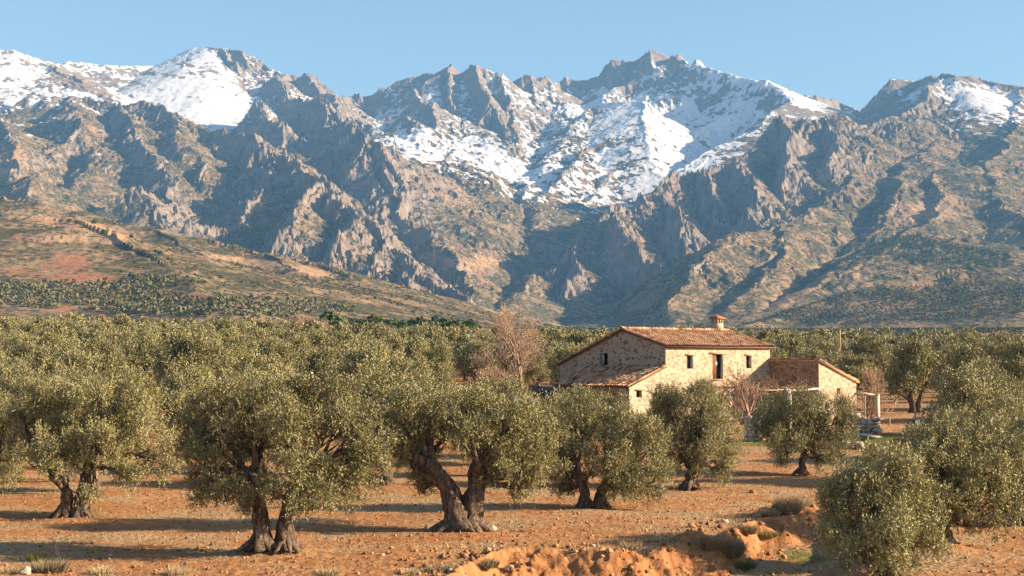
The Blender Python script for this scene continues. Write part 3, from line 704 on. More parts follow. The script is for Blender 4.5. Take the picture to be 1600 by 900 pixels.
def trunk_mesh(stems, lobes, rng, seg=20, R=.33, detail=1):
    """stems: list of point lists from the root up; branches run from the stem tops into the lobes"""
    mb = MB(); tops = []
    for st in stems:
        P = np.array(st, float)
        if len(P) < 4:
            t = np.linspace(0, 1, 9 if detail else 5); tt = np.linspace(0, 1, len(P))
            P = np.stack([np.interp(t, tt, P[:, k]) for k in range(3)], 1)
            P[1:-1, :2] += rng.normal(size=(len(P)-2, 2))*.03
        else:
            t = np.linspace(0, 1, 11); tt = np.linspace(0, 1, len(P)); P = np.stack([np.interp(t, tt, P[:, k]) for k in range(3)], 1)
        s = np.linspace(0, 1, len(P))
        rad = (R*(1.0-.50*s)+R*.85*np.exp(-s*9))*(1+.09*np.sin(s*17+rng.rand()*6))
        mb.tube(P, rad, seg, flute=.30+.16*np.exp(-s*5) if detail else 0, fl_n=5, twist=3.0, rng=rng)
        tops.append(P)
        if detail:                     # root spurs
            for k in range(8):
                a = rng.rand()*2*pi; b = P[0]
                e = b+np.array([cos(a), sin(a), 0])*R*(1.9+rng.rand()*1.3)
                mb.tube([b+[0, 0, .42], (b+e)/2+[0, 0, .16], [e[0], e[1], b[2]-.08]], [R*.55, R*.42, R*.12], 8, flute=.15, rng=rng)
    for lb in lobes:
        c = np.array(lb[:3], float)
        best = min(tops, key=lambda P: np.hypot(*(P[-1][:2]-c[:2]))+.3*rng.rand())
        i = -1 if rng.rand() < .6 else -3
        P = bez(best[i]-[0, 0, .1], c+[0, 0, lb[5]*.1], rng, 8 if detail else 4)
        mb.tube(P, np.linspace(R*.42, .03, len(P)), 8 if detail else 5, flute=.1 if detail else 0, rng=rng)
        if detail:
            for k in range(5):
                d = nrm(rng.normal(size=3)+[0, 0, .5]); e = c+d*np.array(lb[3:6])*.85
                mb.tube(bez(P[4+k % 3], e, rng, 5), np.linspace(.045, .012, 5), 5)
    return mb
def make_tree(name, lobes, stems, rng, n, L, W, mleaf, mbark, detail=1, R=.33, per=10, slen=.42, up=.6):
    V, Q, tint = leaf_cloud(lobes, n, L, W, rng, per, slen, up, sub=11 if detail else 8 if n > 3000 else 6)
    crown = new_mesh('crown', V, Q, mleaf, False, {'tint': tint})
    tv, tf = trunk_mesh(stems, lobes, rng, 20 if detail else 7, R, detail).arrays()
    trunk = new_mesh('trunk', tv, tf, mbark, True)
    return crown, trunk
def put_tree(name, crown, trunk, loc, rz=0, s=1.0, label=None, cat='tree', group=None):
    e = empty(name, loc, rz); e.scale = (s, s, s)
    link('crown', crown, e); link('trunk', trunk, e); tag(e, label, cat, group); return e
def generic_lobes(rng, H=5.6, R=2.9, n=9):
    L = [(rng.normal()*.2, rng.normal()*.2, H*.72, R*.5, R*.5, H*.22)]
    for k in range(n):
        a = 2*pi*k/n+rng.rand()*.5; rr = R*(.52+.16*rng.rand()); z = H*(.50+.16*rng.rand()-.06*(k % 2))
        s = R*(.36+.14*rng.rand()); L.append((rr*cos(a), rr*sin(a), z, s, s, s*(.85+.3*rng.rand())))
    for k in range(4):
        a = rng.rand()*2*pi; rr = R*.3; s = R*(.32+.12*rng.rand()); L.append((rr*cos(a), rr*sin(a), H*(.76+.06*rng.rand()), s, s, s))
    for k in range(3):
        a = rng.rand()*2*pi; rr = R*.72; s = R*.26; L.append((rr*cos(a), rr*sin(a), H*.30, s, s, s*1.1))
    return L
def generic_stems(rng):
    n = 1 if rng.rand() < .5 else 2; S = []
    for k in range(n):
        a = rng.rand()*2*pi; o = .0 if n == 1 else .25; tp = .35 if n == 1 else .7
        S.append([(o*cos(a+pi*k), o*sin(a+pi*k), -.15), (o*1.2*cos(a+pi*k), o*1.2*sin(a+pi*k), .8), (tp*cos(a+pi*k), tp*sin(a+pi*k), 1.75)])
    return S
# hero trees: base pixel, stems as pixels, lobes as (px, py, rx, ry, depth offset m)
HEROES = [
 ((115,808), [[(102,806),(104,775),(100,742)],[(126,806),(127,775),(131,745),(146,700)]],
  [(60,640,46,42,.6),(118,622,52,38,0),(185,622,46,42,.5),(228,662,44,44,0),(165,680,50,38,-1.0),(238,716,30,32,.3),(84,704,36,34,-1.4),(35,690,30,30,.5),(200,735,28,24,0),(150,765,15,14,-.8),(30,640,26,30,0)],
  'leftmost whole olive tree, two dark stems apart on a small orange mound', .30),
 ((430,858), [[(410,855),(408,810),(404,765),(388,732)],[(447,855),(444,815),(452,775),(470,745)]],
  [(338,655,50,46,.4),(398,640,54,44,-.4),(452,690,48,56,-1.0),(330,722,42,42,0),(372,768,32,30,-.5),(512,640,48,42,.6),(560,682,40,42,0),(553,742,40,40,.4),(500,758,38,38,-.6),(466,622,38,28,.8),(306,690,24,34,.4),(398,700,44,40,1.2),(480,795,18,16,-.4),(345,772,36,30,-.2),(540,778,28,24,.2),(428,770,22,20,-1.1),(300,720,26,34,.2),(470,770,24,26,-1.2),(575,720,28,34,.2)],
  'large olive tree with two pale stems side by side, crown hanging low', .30),
 ((725,830), [[(720,826),(712,796),(700,760),(668,718)],[(731,828),(736,795),(745,755),(748,718)]],
  [(620,652,38,38,.3),(668,638,48,38,0),(728,640,50,34,.4),(788,640,46,34,0),(822,668,32,42,.3),(808,722,38,36,-.5),(772,690,40,38,.9),(690,680,38,28,1.0),(612,692,24,22,0),(655,740,30,20,1.6),(840,735,18,22,0),(735,672,34,24,-1.0),(640,702,28,26,.3),(766,738,24,24,.2),(850,700,20,34,.2),(596,670,22,30,.3),(820,755,22,22,-.2),(668,755,26,18,1.5)],
  'gnarled olive tree at centre with a V of two thick rooted stems', .50),
 ((925,795), [[(914,792),(912,765),(900,738)],[(937,792),(941,765),(956,735)]],
  [(880,652,40,40,.3),(922,642,36,32,.8),(870,702,34,38,-.4),(928,705,38,34,0),(985,662,42,42,0),(1018,692,38,42,.5),(1000,742,36,28,-.6),(960,712,30,34,-1),(852,690,18,30,.4),(895,735,24,22,.8),(852,728,20,26,.1),(968,748,26,24,-.4),(1035,735,20,28,.1),(880,755,20,14,.5)],
  'dark rounded olive tree with short forked black stem, right of the gnarled V stemmed one', .27),
 ((1078,765), [[(1078,762),(1082,735),(1088,708)]],
  [(1045,622,34,30,.3),(1092,628,38,36,0),(1130,655,36,38,.4),(1062,680,32,34,0),(1108,690,36,32,-.7),(1140,702,22,24,.3),(1025,642,20,30,.2),(1105,602,28,18,.4),(1085,655,36,34,1.0),(1040,690,20,28,.2),(1132,725,20,22,.1),(1060,712,16,14,.3)],
  'upright olive tree with one thick grey stem in front of the farmhouse front wall', .36),
 ((1252,743), [[(1252,740),(1253,718),(1256,692)]],
  [(1214,642,34,28,.2),(1258,628,38,26,0),(1298,642,32,32,.3),(1224,680,32,28,-.4),(1274,682,36,30,0),(1314,678,26,28,.3),(1198,668,18,20,0),(1322,640,18,24,.3),(1290,712,22,14,-.3),(1262,655,34,30,.8),(1215,705,22,14,.1),(1310,706,20,16,.1)],
  'small single stemmed olive tree in front of the pergola and the low stone annex', .22),
 ((1385,900), [[(1385,897),(1383,870),(1386,840)]],
  [(1340,762,46,42,.2),(1392,742,42,38,0),(1430,792,42,46,.3),(1318,822,42,42,0),(1392,826,52,44,-.6),(1440,842,36,34,0),(1398,716,28,18,.3),(1300,782,20,30,0),(1345,868,28,16,-.3),(1370,790,46,46,.9)],
  'bushy young olive tree nearest the camera at the lower right, crown almost to the ground', .20),
 ((1480,857), [[(1478,853),(1475,825),(1472,795)]],
  [(1452,702,42,38,.3),(1502,692,46,38,.6),(1532,742,46,42,0),(1572,704,38,42,.5),(1502,782,38,38,-.4),(1562,782,38,34,0),(1452,772,26,34,-.6),(1432,732,24,24,0),(1592,742,28,38,.4),(1540,812,30,18,-.2),(1505,735,40,40,1.2),(1440,800,18,20,-.2),(1585,800,26,22,.1),(1480,800,24,18,-.3)],
  'wide olive tree behind the bushy young one, dark root spurs on a mound', .24),
 ((1592,820), [[(1592,817),(1590,790),(1586,760)]],
  [(1588,690,34,36,.3),(1625,700,40,40,0),(1610,745,42,38,.4),(1650,740,34,34,0),(1640,780,30,26,0)],
  'olive tree cut by the right edge of the view, black stem base showing', .24),
 ((-32,792), [[(-34,789),(-32,765),(-28,735)]],
  [(-20,672,34,38,.2),(6,716,26,34,0),(-24,738,40,34,.3),(-62,700,40,40,0),(-50,655,36,32,.4),(4,660,18,26,0)],
  'olive tree cut by the left edge of the view, only its sunlit right side showing', .26),
]
def build_heroes():
    for k, ((bx, by), stems, lobes, label, R) in enumerate(HEROES):
        rng = RS(100+k)
        x, y, z = at_px(bx, by); s = y/F
        ex = {3: 1.0, 4: .96, 5: .96}.get(k, 1.04); dn = {1: -.02, 3: .40, 4: .45, 5: .35}.get(k, .18)
        lb = [((px-bx)*s, dy, (by-py)*s-dn, rx*s*ex, (rx+ry)*.5*s*ex, ry*s*ex) for px, py, rx, ry, dy in lobes]
        # matching lobes on the far side so that the crown is a full volume
        lb += [(q[0]*.85+rng.normal()*.2, q[1]+1.5, q[2]+rng.normal()*.15, q[3]*.85, q[4]*.85, q[5]*.85) for q in lb[:8:2]]
        st = [[((px-bx)*s, .15*(i-.5)+(.25*len(q) if q else 0)*0, (by-py)*s-.05) for px, py in q] for i, q in enumerate(stems)]
        area = sum(q[3]*q[5] for q in lb)
        n = int(min(140000, area*6600*(52/y)**.5))
        cr, tr = make_tree('olive_tree', lb, st, rng, n, .11, .034, M_OLIVE, M_BARK, 1, R*.92, 11, .36, .85)
        put_tree('olive_tree', cr, tr, (x, y, z), 0, 1, label, 'olive tree')
        global NLEAF
        NLEAF += n
NLEAF = 0
def grove_points():
    rng = RS(5); pts = []
    sp = 10.0; ca, sa = cos(radians(31)), sin(radians(31))
    at606 = at_px(606, 757)
    heroes = [at_px(*h[0])[:2] for h in HEROES]
    for i in range(-90, 91):
        for j in range(-60, 100):
            gx, gy = i*sp+rng.normal()*1.0, 58+j*sp*.97+rng.normal()*1.0
            x, y = gx*ca-(gy-58)*sa, gx*sa+(gy-58)*ca+58
            if y < 62 or y > 640: continue
            px, py = proj(x, y, gz(x, y)); 
            if abs(x)/y > .42: continue
            if px < -220 or px > 1900: continue
            if px > 1640 and y > 130: continue
            if y < 600-560 : continue
            if any(np.hypot(x-hx, y-hy) < 5.6 for hx, hy in heroes): continue
            if 832 < px < 1362 and y < 134: continue
            if 1350 <= px < 1520 and 92 < y < 152: continue
            if 1280 < px < 1500 and y < 92: continue
            if 860 < px < 1345 and y < 142: continue
            if 655 < px < 860 and 116 < y < 168: continue
            if 560 < px < 655 and 150 < y < 190: continue
            if 545 < px < 840 and 62 < y < 68: continue
            if 440 < px < 640 and 62 < y < 100 and not (595 < px < 640): continue
            if np.hypot(x-at606[0], y-at606[1]) < 7: continue
            if y > 470 and rng.rand() < .25: continue
            if y > 100 and rng.rand() < .12: continue
            pts.append((x, y, px))
    pts += [(at_px(606, 757)[0], at_px(606, 757)[1], 606)]
    x, y, z = wp(895, 600, 90); pts.append((x, y, 895)); x, y, z = wp(806, 600, 86); pts.append((x, y, 806))
    x, y, z = wp(1432, 640, 128); pts.append((x, y, 1432)); x, y, z = wp(1512, 640, 118); pts.append((x, y, 1512))
    pts.sort(key=lambda p: p[1]); return pts
def build_grove():
    rng = RS(8)
    near = [make_tree('t', generic_lobes(r, 5.7, 2.55), generic_stems(r), r, 34000, .14, .050, M_OLIVE, M_BARK, 1, .3, 10, .42) for r in map(RS, range(20, 25))]
    mid = [make_tree('t', generic_lobes(r, 5.7, 2.55), generic_stems(r), r, 19000, .18, .078, M_OLIVE, M_BARK, 0, .3, 8, .45) for r in map(RS, range(30, 36))]
    far = [make_tree('t', generic_lobes(r, 5.8, 2.45, 7), generic_stems(r), r, 8500, .27, .125, M_OLIVE, M_BARK, 0, .3, 6, .45) for r in map(RS, range(40, 44))]
    pts = grove_points(); ind = [p for p in pts if -60 < p[2] < 1660][:290]; s_ind = set(id(p) for p in ind)
    rest = [p for p in pts if id(p) not in s_ind]
    print('grove', len(pts), 'individual', len(ind), 'to', ind[-1][1])
    ordn = ORDN
    bands = [(0, 74, 'just behind the front row'), (74, 84, 'two rows behind the front row'), (84, 98, 'three rows behind the front row'), (98, 112, 'in the near grove'), (112, 128, 'in the near middle grove'), (128, 145, 'level with the back of the farmhouse'), (145, 165, 'in the middle grove'), (165, 190, 'past the middle of the grove')]
    lm = [(0, 'the left edge'), (115, 'the leftmost forked olive'), (300, 'the gap between the two left olives'), (430, 'the round far bare tree'), (600, 'the foot of the front crag'), (725, 'the gnarled central olive'), (812, 'the large bare tree'), (960, 'the gable'), (1080, 'the facade'), (1180, 'the chimney'), (1313, 'the utility pole'), (1430, 'the wooden post'), (1540, 'the right pine wood'), (1640, 'the right edge')]
    cnt = {}
    for x, y, px in ind:
        V = near if y < 98 else mid if y < 190 else far
        c, t = V[rng.randint(len(V))]
        s = (.92+.24*rng.rand())*(1.0 if y < 105 else .88+.26*rng.rand()); zone = 'left' if px < 600 else 'right' if px > 1200 else 'mid'
        if abs(px-895) < 2 and y < 91: s = .80
        if abs(px-806) < 2 and y < 87: s = .70
        if y < 98:
            lab = {'left': 'second row olive tree behind the big twin stemmed olives on the left',
                   'mid': 'second row olive tree just behind the gnarled central olive', 'right': 'second row olive tree behind the young olives at lower right'}[zone]
            if 890 < px < 900 and y < 91: lab = 'small olive tree hiding the left foot of the farmhouse wing'
            elif 804 < px < 808: lab = 'small olive tree just right of and below the large bare tree'
            elif 604 < px < 608: lab = 'olive tree with a dark bent stem seen between the two largest olives'
        elif y < 190:
            lab = {'left': 'olive tree in the dense middle grove on the left', 'mid': 'olive tree in the grove behind the bare tree and farmhouse', 'right': 'olive tree in the grove on the right beyond the annex'}[zone]
            if 1430 < px < 1434: lab = 'olive tree with a leaning forked stem beside the wooden post, right of the annex'
            elif 1510 < px < 1514 and y < 119: lab = 'large dark olive tree casting deep shade at the right of the clearing'
        else:
            lab = {'left': 'olive tree far back in the left grove, a small rounded crown', 'mid': 'olive tree far back behind the farmhouse, a small rounded crown', 'right': 'olive tree far back in the right grove, a small rounded crown'}[zone]
        b = [q[2] for q in bands if q[0] <= y < q[1]]; near_lm = min(lm, key=lambda q: abs(q[0]-px))[1]
        special = any(k in lab for k in ('small olive', 'dark bent', 'leaning forked', 'large dark'))
        if b and not special:
            k = sum(1 for q in ind if q[0]/q[1] <= x/y and [w[2] for w in bands if w[0] <= q[1] < w[1]] == b)
            lab = 'olive tree %s, in line with %s, %s from the left' % (b[0], near_lm, ordn[min(k-1, 58)])
        elif not special:
            key = near_lm; k = sum(1 for q in ind if q[1] >= 190 and q[0]/q[1] <= x/y and min(lm, key=lambda w: abs(w[0]-q[2]))[1] == near_lm)
            lab = 'far small olive in line with %s, %s from left there' % (near_lm, ordn[min(k-1, 58)])
        put_tree('olive_tree', c, t, (x, y, gz(x, y)-.05), rng.rand()*6.28, s, ' '.join(lab.split()[:16]), 'olive tree', 'olive trees planted in the grove behind the front row')
    # the rest of the grove, more than anyone could count
    small = [make_tree('t', generic_lobes(r, 5.8, 2.45, 7), generic_stems(r), r, 2300, .46, .23, M_OLIVE, M_BARK, 0, .3, 5, .45) for r in map(RS, range(50, 53))]
    def arr(me):
        n = len(me.vertices); v = np.empty(n*3, np.float32); me.vertices.foreach_get('co', v)
        return v.reshape(-1, 3)
    data = []
    for c, t in small:
        v = arr(c); ti = np.empty(len(v), np.float32); c.attributes['tint'].data.foreach_get('value', ti); data.append((v, ti))
    VV, TT = [], []
    for x, y, px in rest:
        v, ti = data[rng.randint(3)]; a = rng.rand()*6.28; s = .85+.5*rng.rand()
        R = np.array([[cos(a), -sin(a), 0], [sin(a), cos(a), 0], [0, 0, 1]], np.float32)*s
        VV.append(v@R.T+np.array([x, y, gz(x, y)], np.float32)); TT.append(np.clip(ti+.5*(rng.rand()-.45), 0, 1))
    V = np.concatenate(VV); T = np.concatenate(TT)
    o = link('olive_grove', new_mesh('olive_grove', V, np.arange(len(V)).reshape(-1, 4), M_OLIVE, False, {'tint': T}))
    tag(o, 'distant mass of olive crowns filling the plain towards the mountains', 'olive grove', kind='stuff')

# ------------------------------------------------------------------ bare trees
def bare_tree(name, loc, H, spread, rng, label, mat, cat='tree', levels=4, r0=.16, twigs=.014, nfork=(3, 4), first=.22, upb=.35, multi=1, twigmat=None):
    e = empty(name, loc); tr, tw = MB(), MB()
    def grow(p, d, L, r, lv):
        n = 5; P = [np.array(p, float)]
        for k in range(n):
            d = nrm(d+rng.normal(size=3)*.12+np.array([0, 0, .06 if lv else 0])); P.append(P[-1]+d*L/n)
        P = np.array(P); mb = tr if r > .035 else tw
        r1 = max(r*.62, twigs)
        mb.tube(P, np.linspace(r, r1, n+1), 9 if r > .08 else 5 if r > .03 else 3, flute=.08 if r > .08 else 0, rng=rng, cap=r > .05)
        if lv >= levels: return
        for c in range(rng.randint(nfork[0], nfork[1]+1)):
            i = rng.randint(2, n+1)
            a = nrm(np.cross(d, rng.normal(size=3))); sp = spread*(.6+.6*rng.rand())
            nd = nrm(d+a*sp+np.array([0, 0, upb*.5]))
            grow(P[i], nd, L*(.58+.22*rng.rand()), r1*(.62+.2*rng.rand()), lv+1)
        grow(P[-1], d, L*.7, r1*.85, lv+1)
    for k in range(multi):
        d = np.array([0, 0, 1.]) if multi == 1 else nrm(np.array([rng.normal()*.6, rng.normal()*.6, 1]))
        grow((0, 0, -.1), d, H*first, r0, 0)
    if not label: raise ValueError(name)
    tr.build('trunk', mat, e, True); tw.build('crown', twigmat or mat, e, True)
    tag(e, label, cat); return e
# ------------------------------------------------------------------ farmhouse
def mat_stone(name, base, stones, mortar, cover=.35, scale=2.6, plaster=0.):
    m, t, b = mat_new(name, .95, .1)
    P = objco(t, 1, 1, 1.45)
    w = N(t, 'ShaderNodeTexNoise'); w.inputs['Scale'].default_value = 1.6; w.inputs['Detail'].default_value = 3; t.links.new(P, w.inputs['Vector'])
    va = N(t, 'ShaderNodeVectorMath'); va.operation = 'MULTIPLY_ADD'; t.links.new(w.outputs['Color'], va.inputs[0]); va.inputs[1].default_value = (.5, .5, .4); t.links.new(P, va.inputs[2])
    v = N(t, 'ShaderNodeTexVoronoi', feature='F1'); v.inputs['Scale'].default_value = scale; t.links.new(va.outputs[0], v.inputs['Vector'])
    ve = N(t, 'ShaderNodeTexVoronoi', feature='DISTANCE_TO_EDGE'); ve.inputs['Scale'].default_value = scale; t.links.new(va.outputs[0], ve.inputs['Vector'])
    n = noise(t, P, 14, 4, .7); n1 = noise(t, P, .7, 4, .6)
    sepc = N(t, 'ShaderNodeSeparateColor'); t.links.new(v.outputs['Color'], sepc.inputs[0])
    sc_ = ramp(t, sepc.outputs[0], [(k/(len(stones)-1)*.9+.05, c) for k, c in enumerate(stones)])
    body = mix(t, ramp(t, n1, [(.35, 0.), (.65, 1.)]), base, mortar)
    body = mix(t, mth(t, 'MULTIPLY', n, .35), body, mix(t, .5, base, (.12, .08, .05)))
    edge = ramp(t, ve.outputs['Distance'], [(.03, 0.), (.10, 1.)])
    show = mth(t, 'ADD', sepc.outputs[1], mth(t, 'MULTIPLY', mth(t, 'SUBTRACT', n1, .5), .8))
    show = ramp(t, show, [(1-cover-.03, 0.), (1-cover+.03, 1.)])
    fac = mth(t, 'MULTIPLY', edge, show)
    c = mix(t, fac, body, mix(t, mth(t, 'MULTIPLY', n, .4), sc_, mix(t, .5, sc_, (.1, .07, .05))))
    t.links.new(c, b.inputs['Base Color'])
    h = mth(t, 'ADD', mth(t, 'MULTIPLY', fac, .6), mth(t, 'MULTIPLY', n, .5))
    t.links.new(bump(t, h, .035, 1.0), b.inputs['Normal'])
    return m
def mat_tile():
    m, t, b = mat_new('clay_tiles', .9, .15)
    at = N(t, 'ShaderNodeAttribute', attribute_name='tint')
    n = noise(t, objco(t), 9, 4, .7)
    c = ramp(t, mth(t, 'ADD', mth(t, 'MULTIPLY', at.outputs['Fac'], .75), mth(t, 'MULTIPLY', n, .35)), [(.15, (.09, .05, .03)), (.4, (.30, .155, .085)), (.62, (.42, .235, .135)), (.9, (.54, .36, .23))])
    t.links.new(c, b.inputs['Base Color']); t.links.new(bump(t, n, .01), b.inputs['Normal'])
    return m
HOUSE = {}
def wall_panel(mb, o, ux, nrmv, width, top, z0, openings, depth=.38, cuts=()):
    """vertical wall face with real openings; o origin, ux horizontal dir, nrmv outward normal, top(s) -> z"""
    o = np.array(o, float); ux = np.array(ux, float); nv = np.array(nrmv, float)
    xs = sorted(set([0, width]+list(cuts)+[v for a, b_, c, d in openings for v in (a, b_)]))
    zs = sorted(set([z0]+[v for a, b_, c, d in openings for v in (c, d)]))
    def pt(s, z, k=0): return o+ux*s+np.array([0, 0, z])-nv*k
    for i in range(len(xs)-1):
        a, b_ = xs[i], xs[i+1]
        for j in range(len(zs)):
            za, zb = zs[j], (zs[j+1] if j+1 < len(zs) else None)
            if zb is not None and any(oa <= a+1e-6 and b_ <= ob+1e-6 and oc <= za+1e-6 and zb <= od+1e-6 for oa, ob, oc, od in openings): continue
            ta, tb = top(a), top(b_)
            if max(ta, tb) <= za+1e-6: continue
            if zb is None or min(ta, tb) < zb: mb.add([pt(a, min(za, ta)), pt(b_, min(za, tb)), pt(b_, min(tb, zb or 1e9)), pt(a, min(ta, zb or 1e9))], [(0, 1, 2, 3)])
            elif zb is None: mb.add([pt(a, za), pt(b_, za), pt(b_, top(b_)), pt(a, top(a))], [(0, 1, 2, 3)])
            else: mb.add([pt(a, za), pt(b_, za), pt(b_, zb), pt(a, zb)], [(0, 1, 2, 3)])
    for a, b_, c, d in openings:
        mb.add([pt(a, c), pt(b_, c), pt(b_, c, depth), pt(a, c, depth)], [(3, 2, 1, 0)])
        mb.add([pt(a, d), pt(b_, d), pt(b_, d, depth), pt(a, d, depth)], [(0, 1, 2, 3)])
        mb.add([pt(a, c), pt(a, d), pt(a, d, depth), pt(a, c, depth)], [(0, 1, 2, 3)])
        mb.add([pt(b_, c), pt(b_, d), pt(b_, d, depth), pt(b_, c, depth)], [(3, 2, 1, 0)])
def tile_sheet(p0, across, down, rng, tile=.24, course=.40, sag=.04):
    """p0 upper corner; across, down full vectors; canal tiles as real relief"""
    p0, A, D = (np.array(v, float) for v in (p0, across, down))
    la, ld = np.linalg.norm(A), np.linalg.norm(D); ua, ud = A/la, D/ld; nn = np.cross(ua, ud)
    if nn[2] < 0: nn = -nn
    nt_ = int(round(la/tile)); per = 8; S = np.linspace(0, nt_, nt_*per+1)
    ncs = int(round(ld/course)); T, saw, ci = [], [], []
    for k in range(ncs):
        for f in (0, .5, .97): T.append((k+f)/ncs); saw.append(-.03+.045*f); ci.append(k)
    T, saw, ci = np.array(T), np.array(saw), np.array(ci)
    ph = (S % 1); col = np.minimum(S.astype(int), nt_-1)
    prof = np.where(ph < .62, .085*np.sin(pi*ph/.62), -.035*np.sin(pi*(ph-.62)/.38))
    jit = rng.rand(nt_+1)*.25; jl = rng.normal(size=nt_+1)*.006; jr = rng.normal(size=(nt_+1, ncs))*.010
    tt = T[:, None]+(jit[col][None, :]*.25/ncs)*0
    H = prof[None, :]+saw[:, None]*(prof[None, :] > .01)+jl[col][None, :]+jr[col][:, ci].T*(prof[None, :] > .01)
    H = H-sag*np.sin(pi*tt)*1.0+.03*np.sin(S/nt_*7+1)[None, :]
    V = p0+ua*(S/nt_*la)[None, :, None]+ud*(tt*ld)[:, :, None]+nn*H[:, :, None]
    tint = np.clip(.5+.3*rng.normal(size=(nt_+1, ncs)), 0, 1)[col][:, ci].T*np.ones_like(H)
    tint = np.where(prof[None, :] < 0, .15, tint)
    nr, nc = H.shape; i = np.arange(nr-1)[:, None]*nc+np.arange(nc-1)[None, :]
    Q = np.stack([i, i+1, i+nc+1, i+nc], -1).reshape(-1, 4)
    # thickness: lower edge skirt
    return V.reshape(-1, 3), Q, tint.ravel()
def tiles(name, sheets, mat, parent, caps=()):
    VV, QQ, TT, n = [], [], [], 0
    for V, Q, t in sheets:
        VV.append(V); QQ.append(Q+n); TT.append(t); n += len(V)
    rng = RS(3)
    for P0, P1, r in caps:            # rows of half round cap tiles
        P0, P1 = np.array(P0, float), np.array(P1, float); L = np.linalg.norm(P1-P0); k = int(L/.38)
        for i in range(k):
            a = P0+(P1-P0)*(i/k); b_ = P0+(P1-P0)*((i+1.12)/k); s = 1+.08*rng.normal()
            V, Q, T = tube([a+[0, 0, .02], b_], [r*s, r*.82*s], 8); VV.append(V); QQ.append(Q+n); TT.append(np.full(len(V), np.clip(.55+.25*rng.normal(), 0, 1))); n += len(V)
    return link(name, new_mesh(name, np.concatenate(VV), np.concatenate(QQ), mat, False, {'tint': np.concatenate(TT)}), parent)
def quad_slab(mb, a, b_, c, d, th):
    P = [np.array(v, float) for v in (a, b_, c, d)]; lo = [p-np.array([0, 0, th]) for p in P]
    mb.hexa(lo+P)
def build_house():
    rng = RS(77)
    C0 = wp(1040, 560, 110); cx, cy = C0[0], C0[1]
    e = empty('farmhouse', (cx, cy, 0), radians(40))
    tag(e, 'two storey stone farmhouse with tiled gable roof and small lean to wings', 'farmhouse')
    HOUSE['root'] = e; HOUSE['c'] = (cx, cy)
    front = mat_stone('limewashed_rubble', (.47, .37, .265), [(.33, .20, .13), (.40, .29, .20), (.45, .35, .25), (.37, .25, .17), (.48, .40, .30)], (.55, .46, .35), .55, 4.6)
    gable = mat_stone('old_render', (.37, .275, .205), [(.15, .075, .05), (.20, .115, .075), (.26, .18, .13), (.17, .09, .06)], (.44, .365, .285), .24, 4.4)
    rough = mat_stone('rubble_wall', (.36, .24, .145), [(.16, .08, .045), (.30, .17, .10), (.40, .28, .17), (.22, .12, .07)], (.44, .31, .19), .75, 4.0)
    tl = mat_tile(); wood = mat_simple('brown_door_wood', [(.3, (.13, .055, .025)), (.7, (.27, .125, .06))], 5, .7, .004, stretch=(6, 6, .6))
    white = mat_simple('white_reveal', [(.3, (.55, .48, .40)), (.7, (.70, .64, .56))], 3, .9, .003)
    dark = mat_simple('dark_glass', [(.3, (.02, .02, .022)), (.7, (.045, .042, .04))], 2, .25, 0, spec=.5)
    lint = mat_simple('lintel_stone', [(.3, (.30, .19, .12)), (.7, (.45, .31, .2))], 4, .9, .01)
    W, D, YA, ZE, ZA, ZB = 12.4, 12.2, 4.65, 7.45, 8.72, 6.0
    # walls of the main body
    mb = MB(); opf = [(2.37, 3.12, 5.70, 6.72), (5.35, 6.62, 4.85, 6.82), (9.42, 10.10, 5.70, 6.70)]
    wall_panel(mb, (0, 0, 0), (1, 0, 0), (0, -1, 0), W, lambda s: ZE, -.6, opf, .42)
    fw = mb.build('front_wall', front, e)
    mb = MB()
    def gt(s):                       # s runs from the front corner backwards
        return np.interp(s, [0, YA, D], [ZE, ZA, ZB])
    wx_ = 6.72
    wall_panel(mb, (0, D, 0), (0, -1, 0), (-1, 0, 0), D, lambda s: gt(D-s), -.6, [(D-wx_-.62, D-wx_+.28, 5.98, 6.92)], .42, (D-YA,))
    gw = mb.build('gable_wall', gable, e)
    mb = MB(); wall_panel(mb, (W, 0, 0), (0, 1, 0), (1, 0, 0), D, gt, -.6, [], .4, (YA,)); wall_panel(mb, (W, D, 0), (-1, 0, 0), (0, 1, 0), W, lambda s: ZB, -.6, [])
    mb.build('rear_wall', gable, e)
    # windows, door
    for a, b_, c, d in (opf[0], opf[2]):
        m2 = MB(); m2.box(a, .34, c, b_, .40, d); m2.box(a, .30, c, a+.06, .34, d); m2.box(b_-.06, .30, c, b_, .34, d); m2.box(a+.06, .30, d-.06, b_-.06, .34, d); m2.box(a+.06, .30, c, b_-.06, .34, c+.06)
        m2.box((a+b_)/2-.025, .30, c+.06, (a+b_)/2+.025, .34, d-.06)
        f = m2.build('window', wood, fw)
        m3 = MB(); m3.box(a+.07, .315, c+.07, (a+b_)/2-.03, .325, d-.07); m3.box((a+b_)/2+.03, .315, c+.07, b_-.07, .325, d-.07); m3.build('pane', dark, f)
        m4 = MB(); m4.box(b_-.012, .015, c+.02, b_-.002, .30, d-.02); m4.box(a+.002, .015, c+.02, a+.012, .30, d-.02); m4.build('white_reveal', white, f)
        m5 = MB(); m5.box(a-.22, -.03, d+.01, b_+.3, .10, d+.15); m5.build('lintel', lint, fw)
    a, b_, c, d = opf[1]
    m2 = MB(); m2.box(a, .12, c, a+.55, .17, d-.02)
    for k in range(4): m2.box(a+.02+k*.13, .105, c+.05, a+.13+k*.13, .12, d-.06)
    dr = m2.build('door', wood, fw); m3 = MB(); m3.box(a+.56, .36, c, b_, .40, d); m3.build('door_pane', dark, dr)
    m3 = MB(); m3.box(b_-.012, .015, c+.02, b_-.002, .34, d-.02); m3.build('white_reveal', white, dr)
    m5 = MB(); m5.box(a-.4, -.04, d+.01, b_+.45, .12, d+.17); m5.build('lintel', lint, fw)
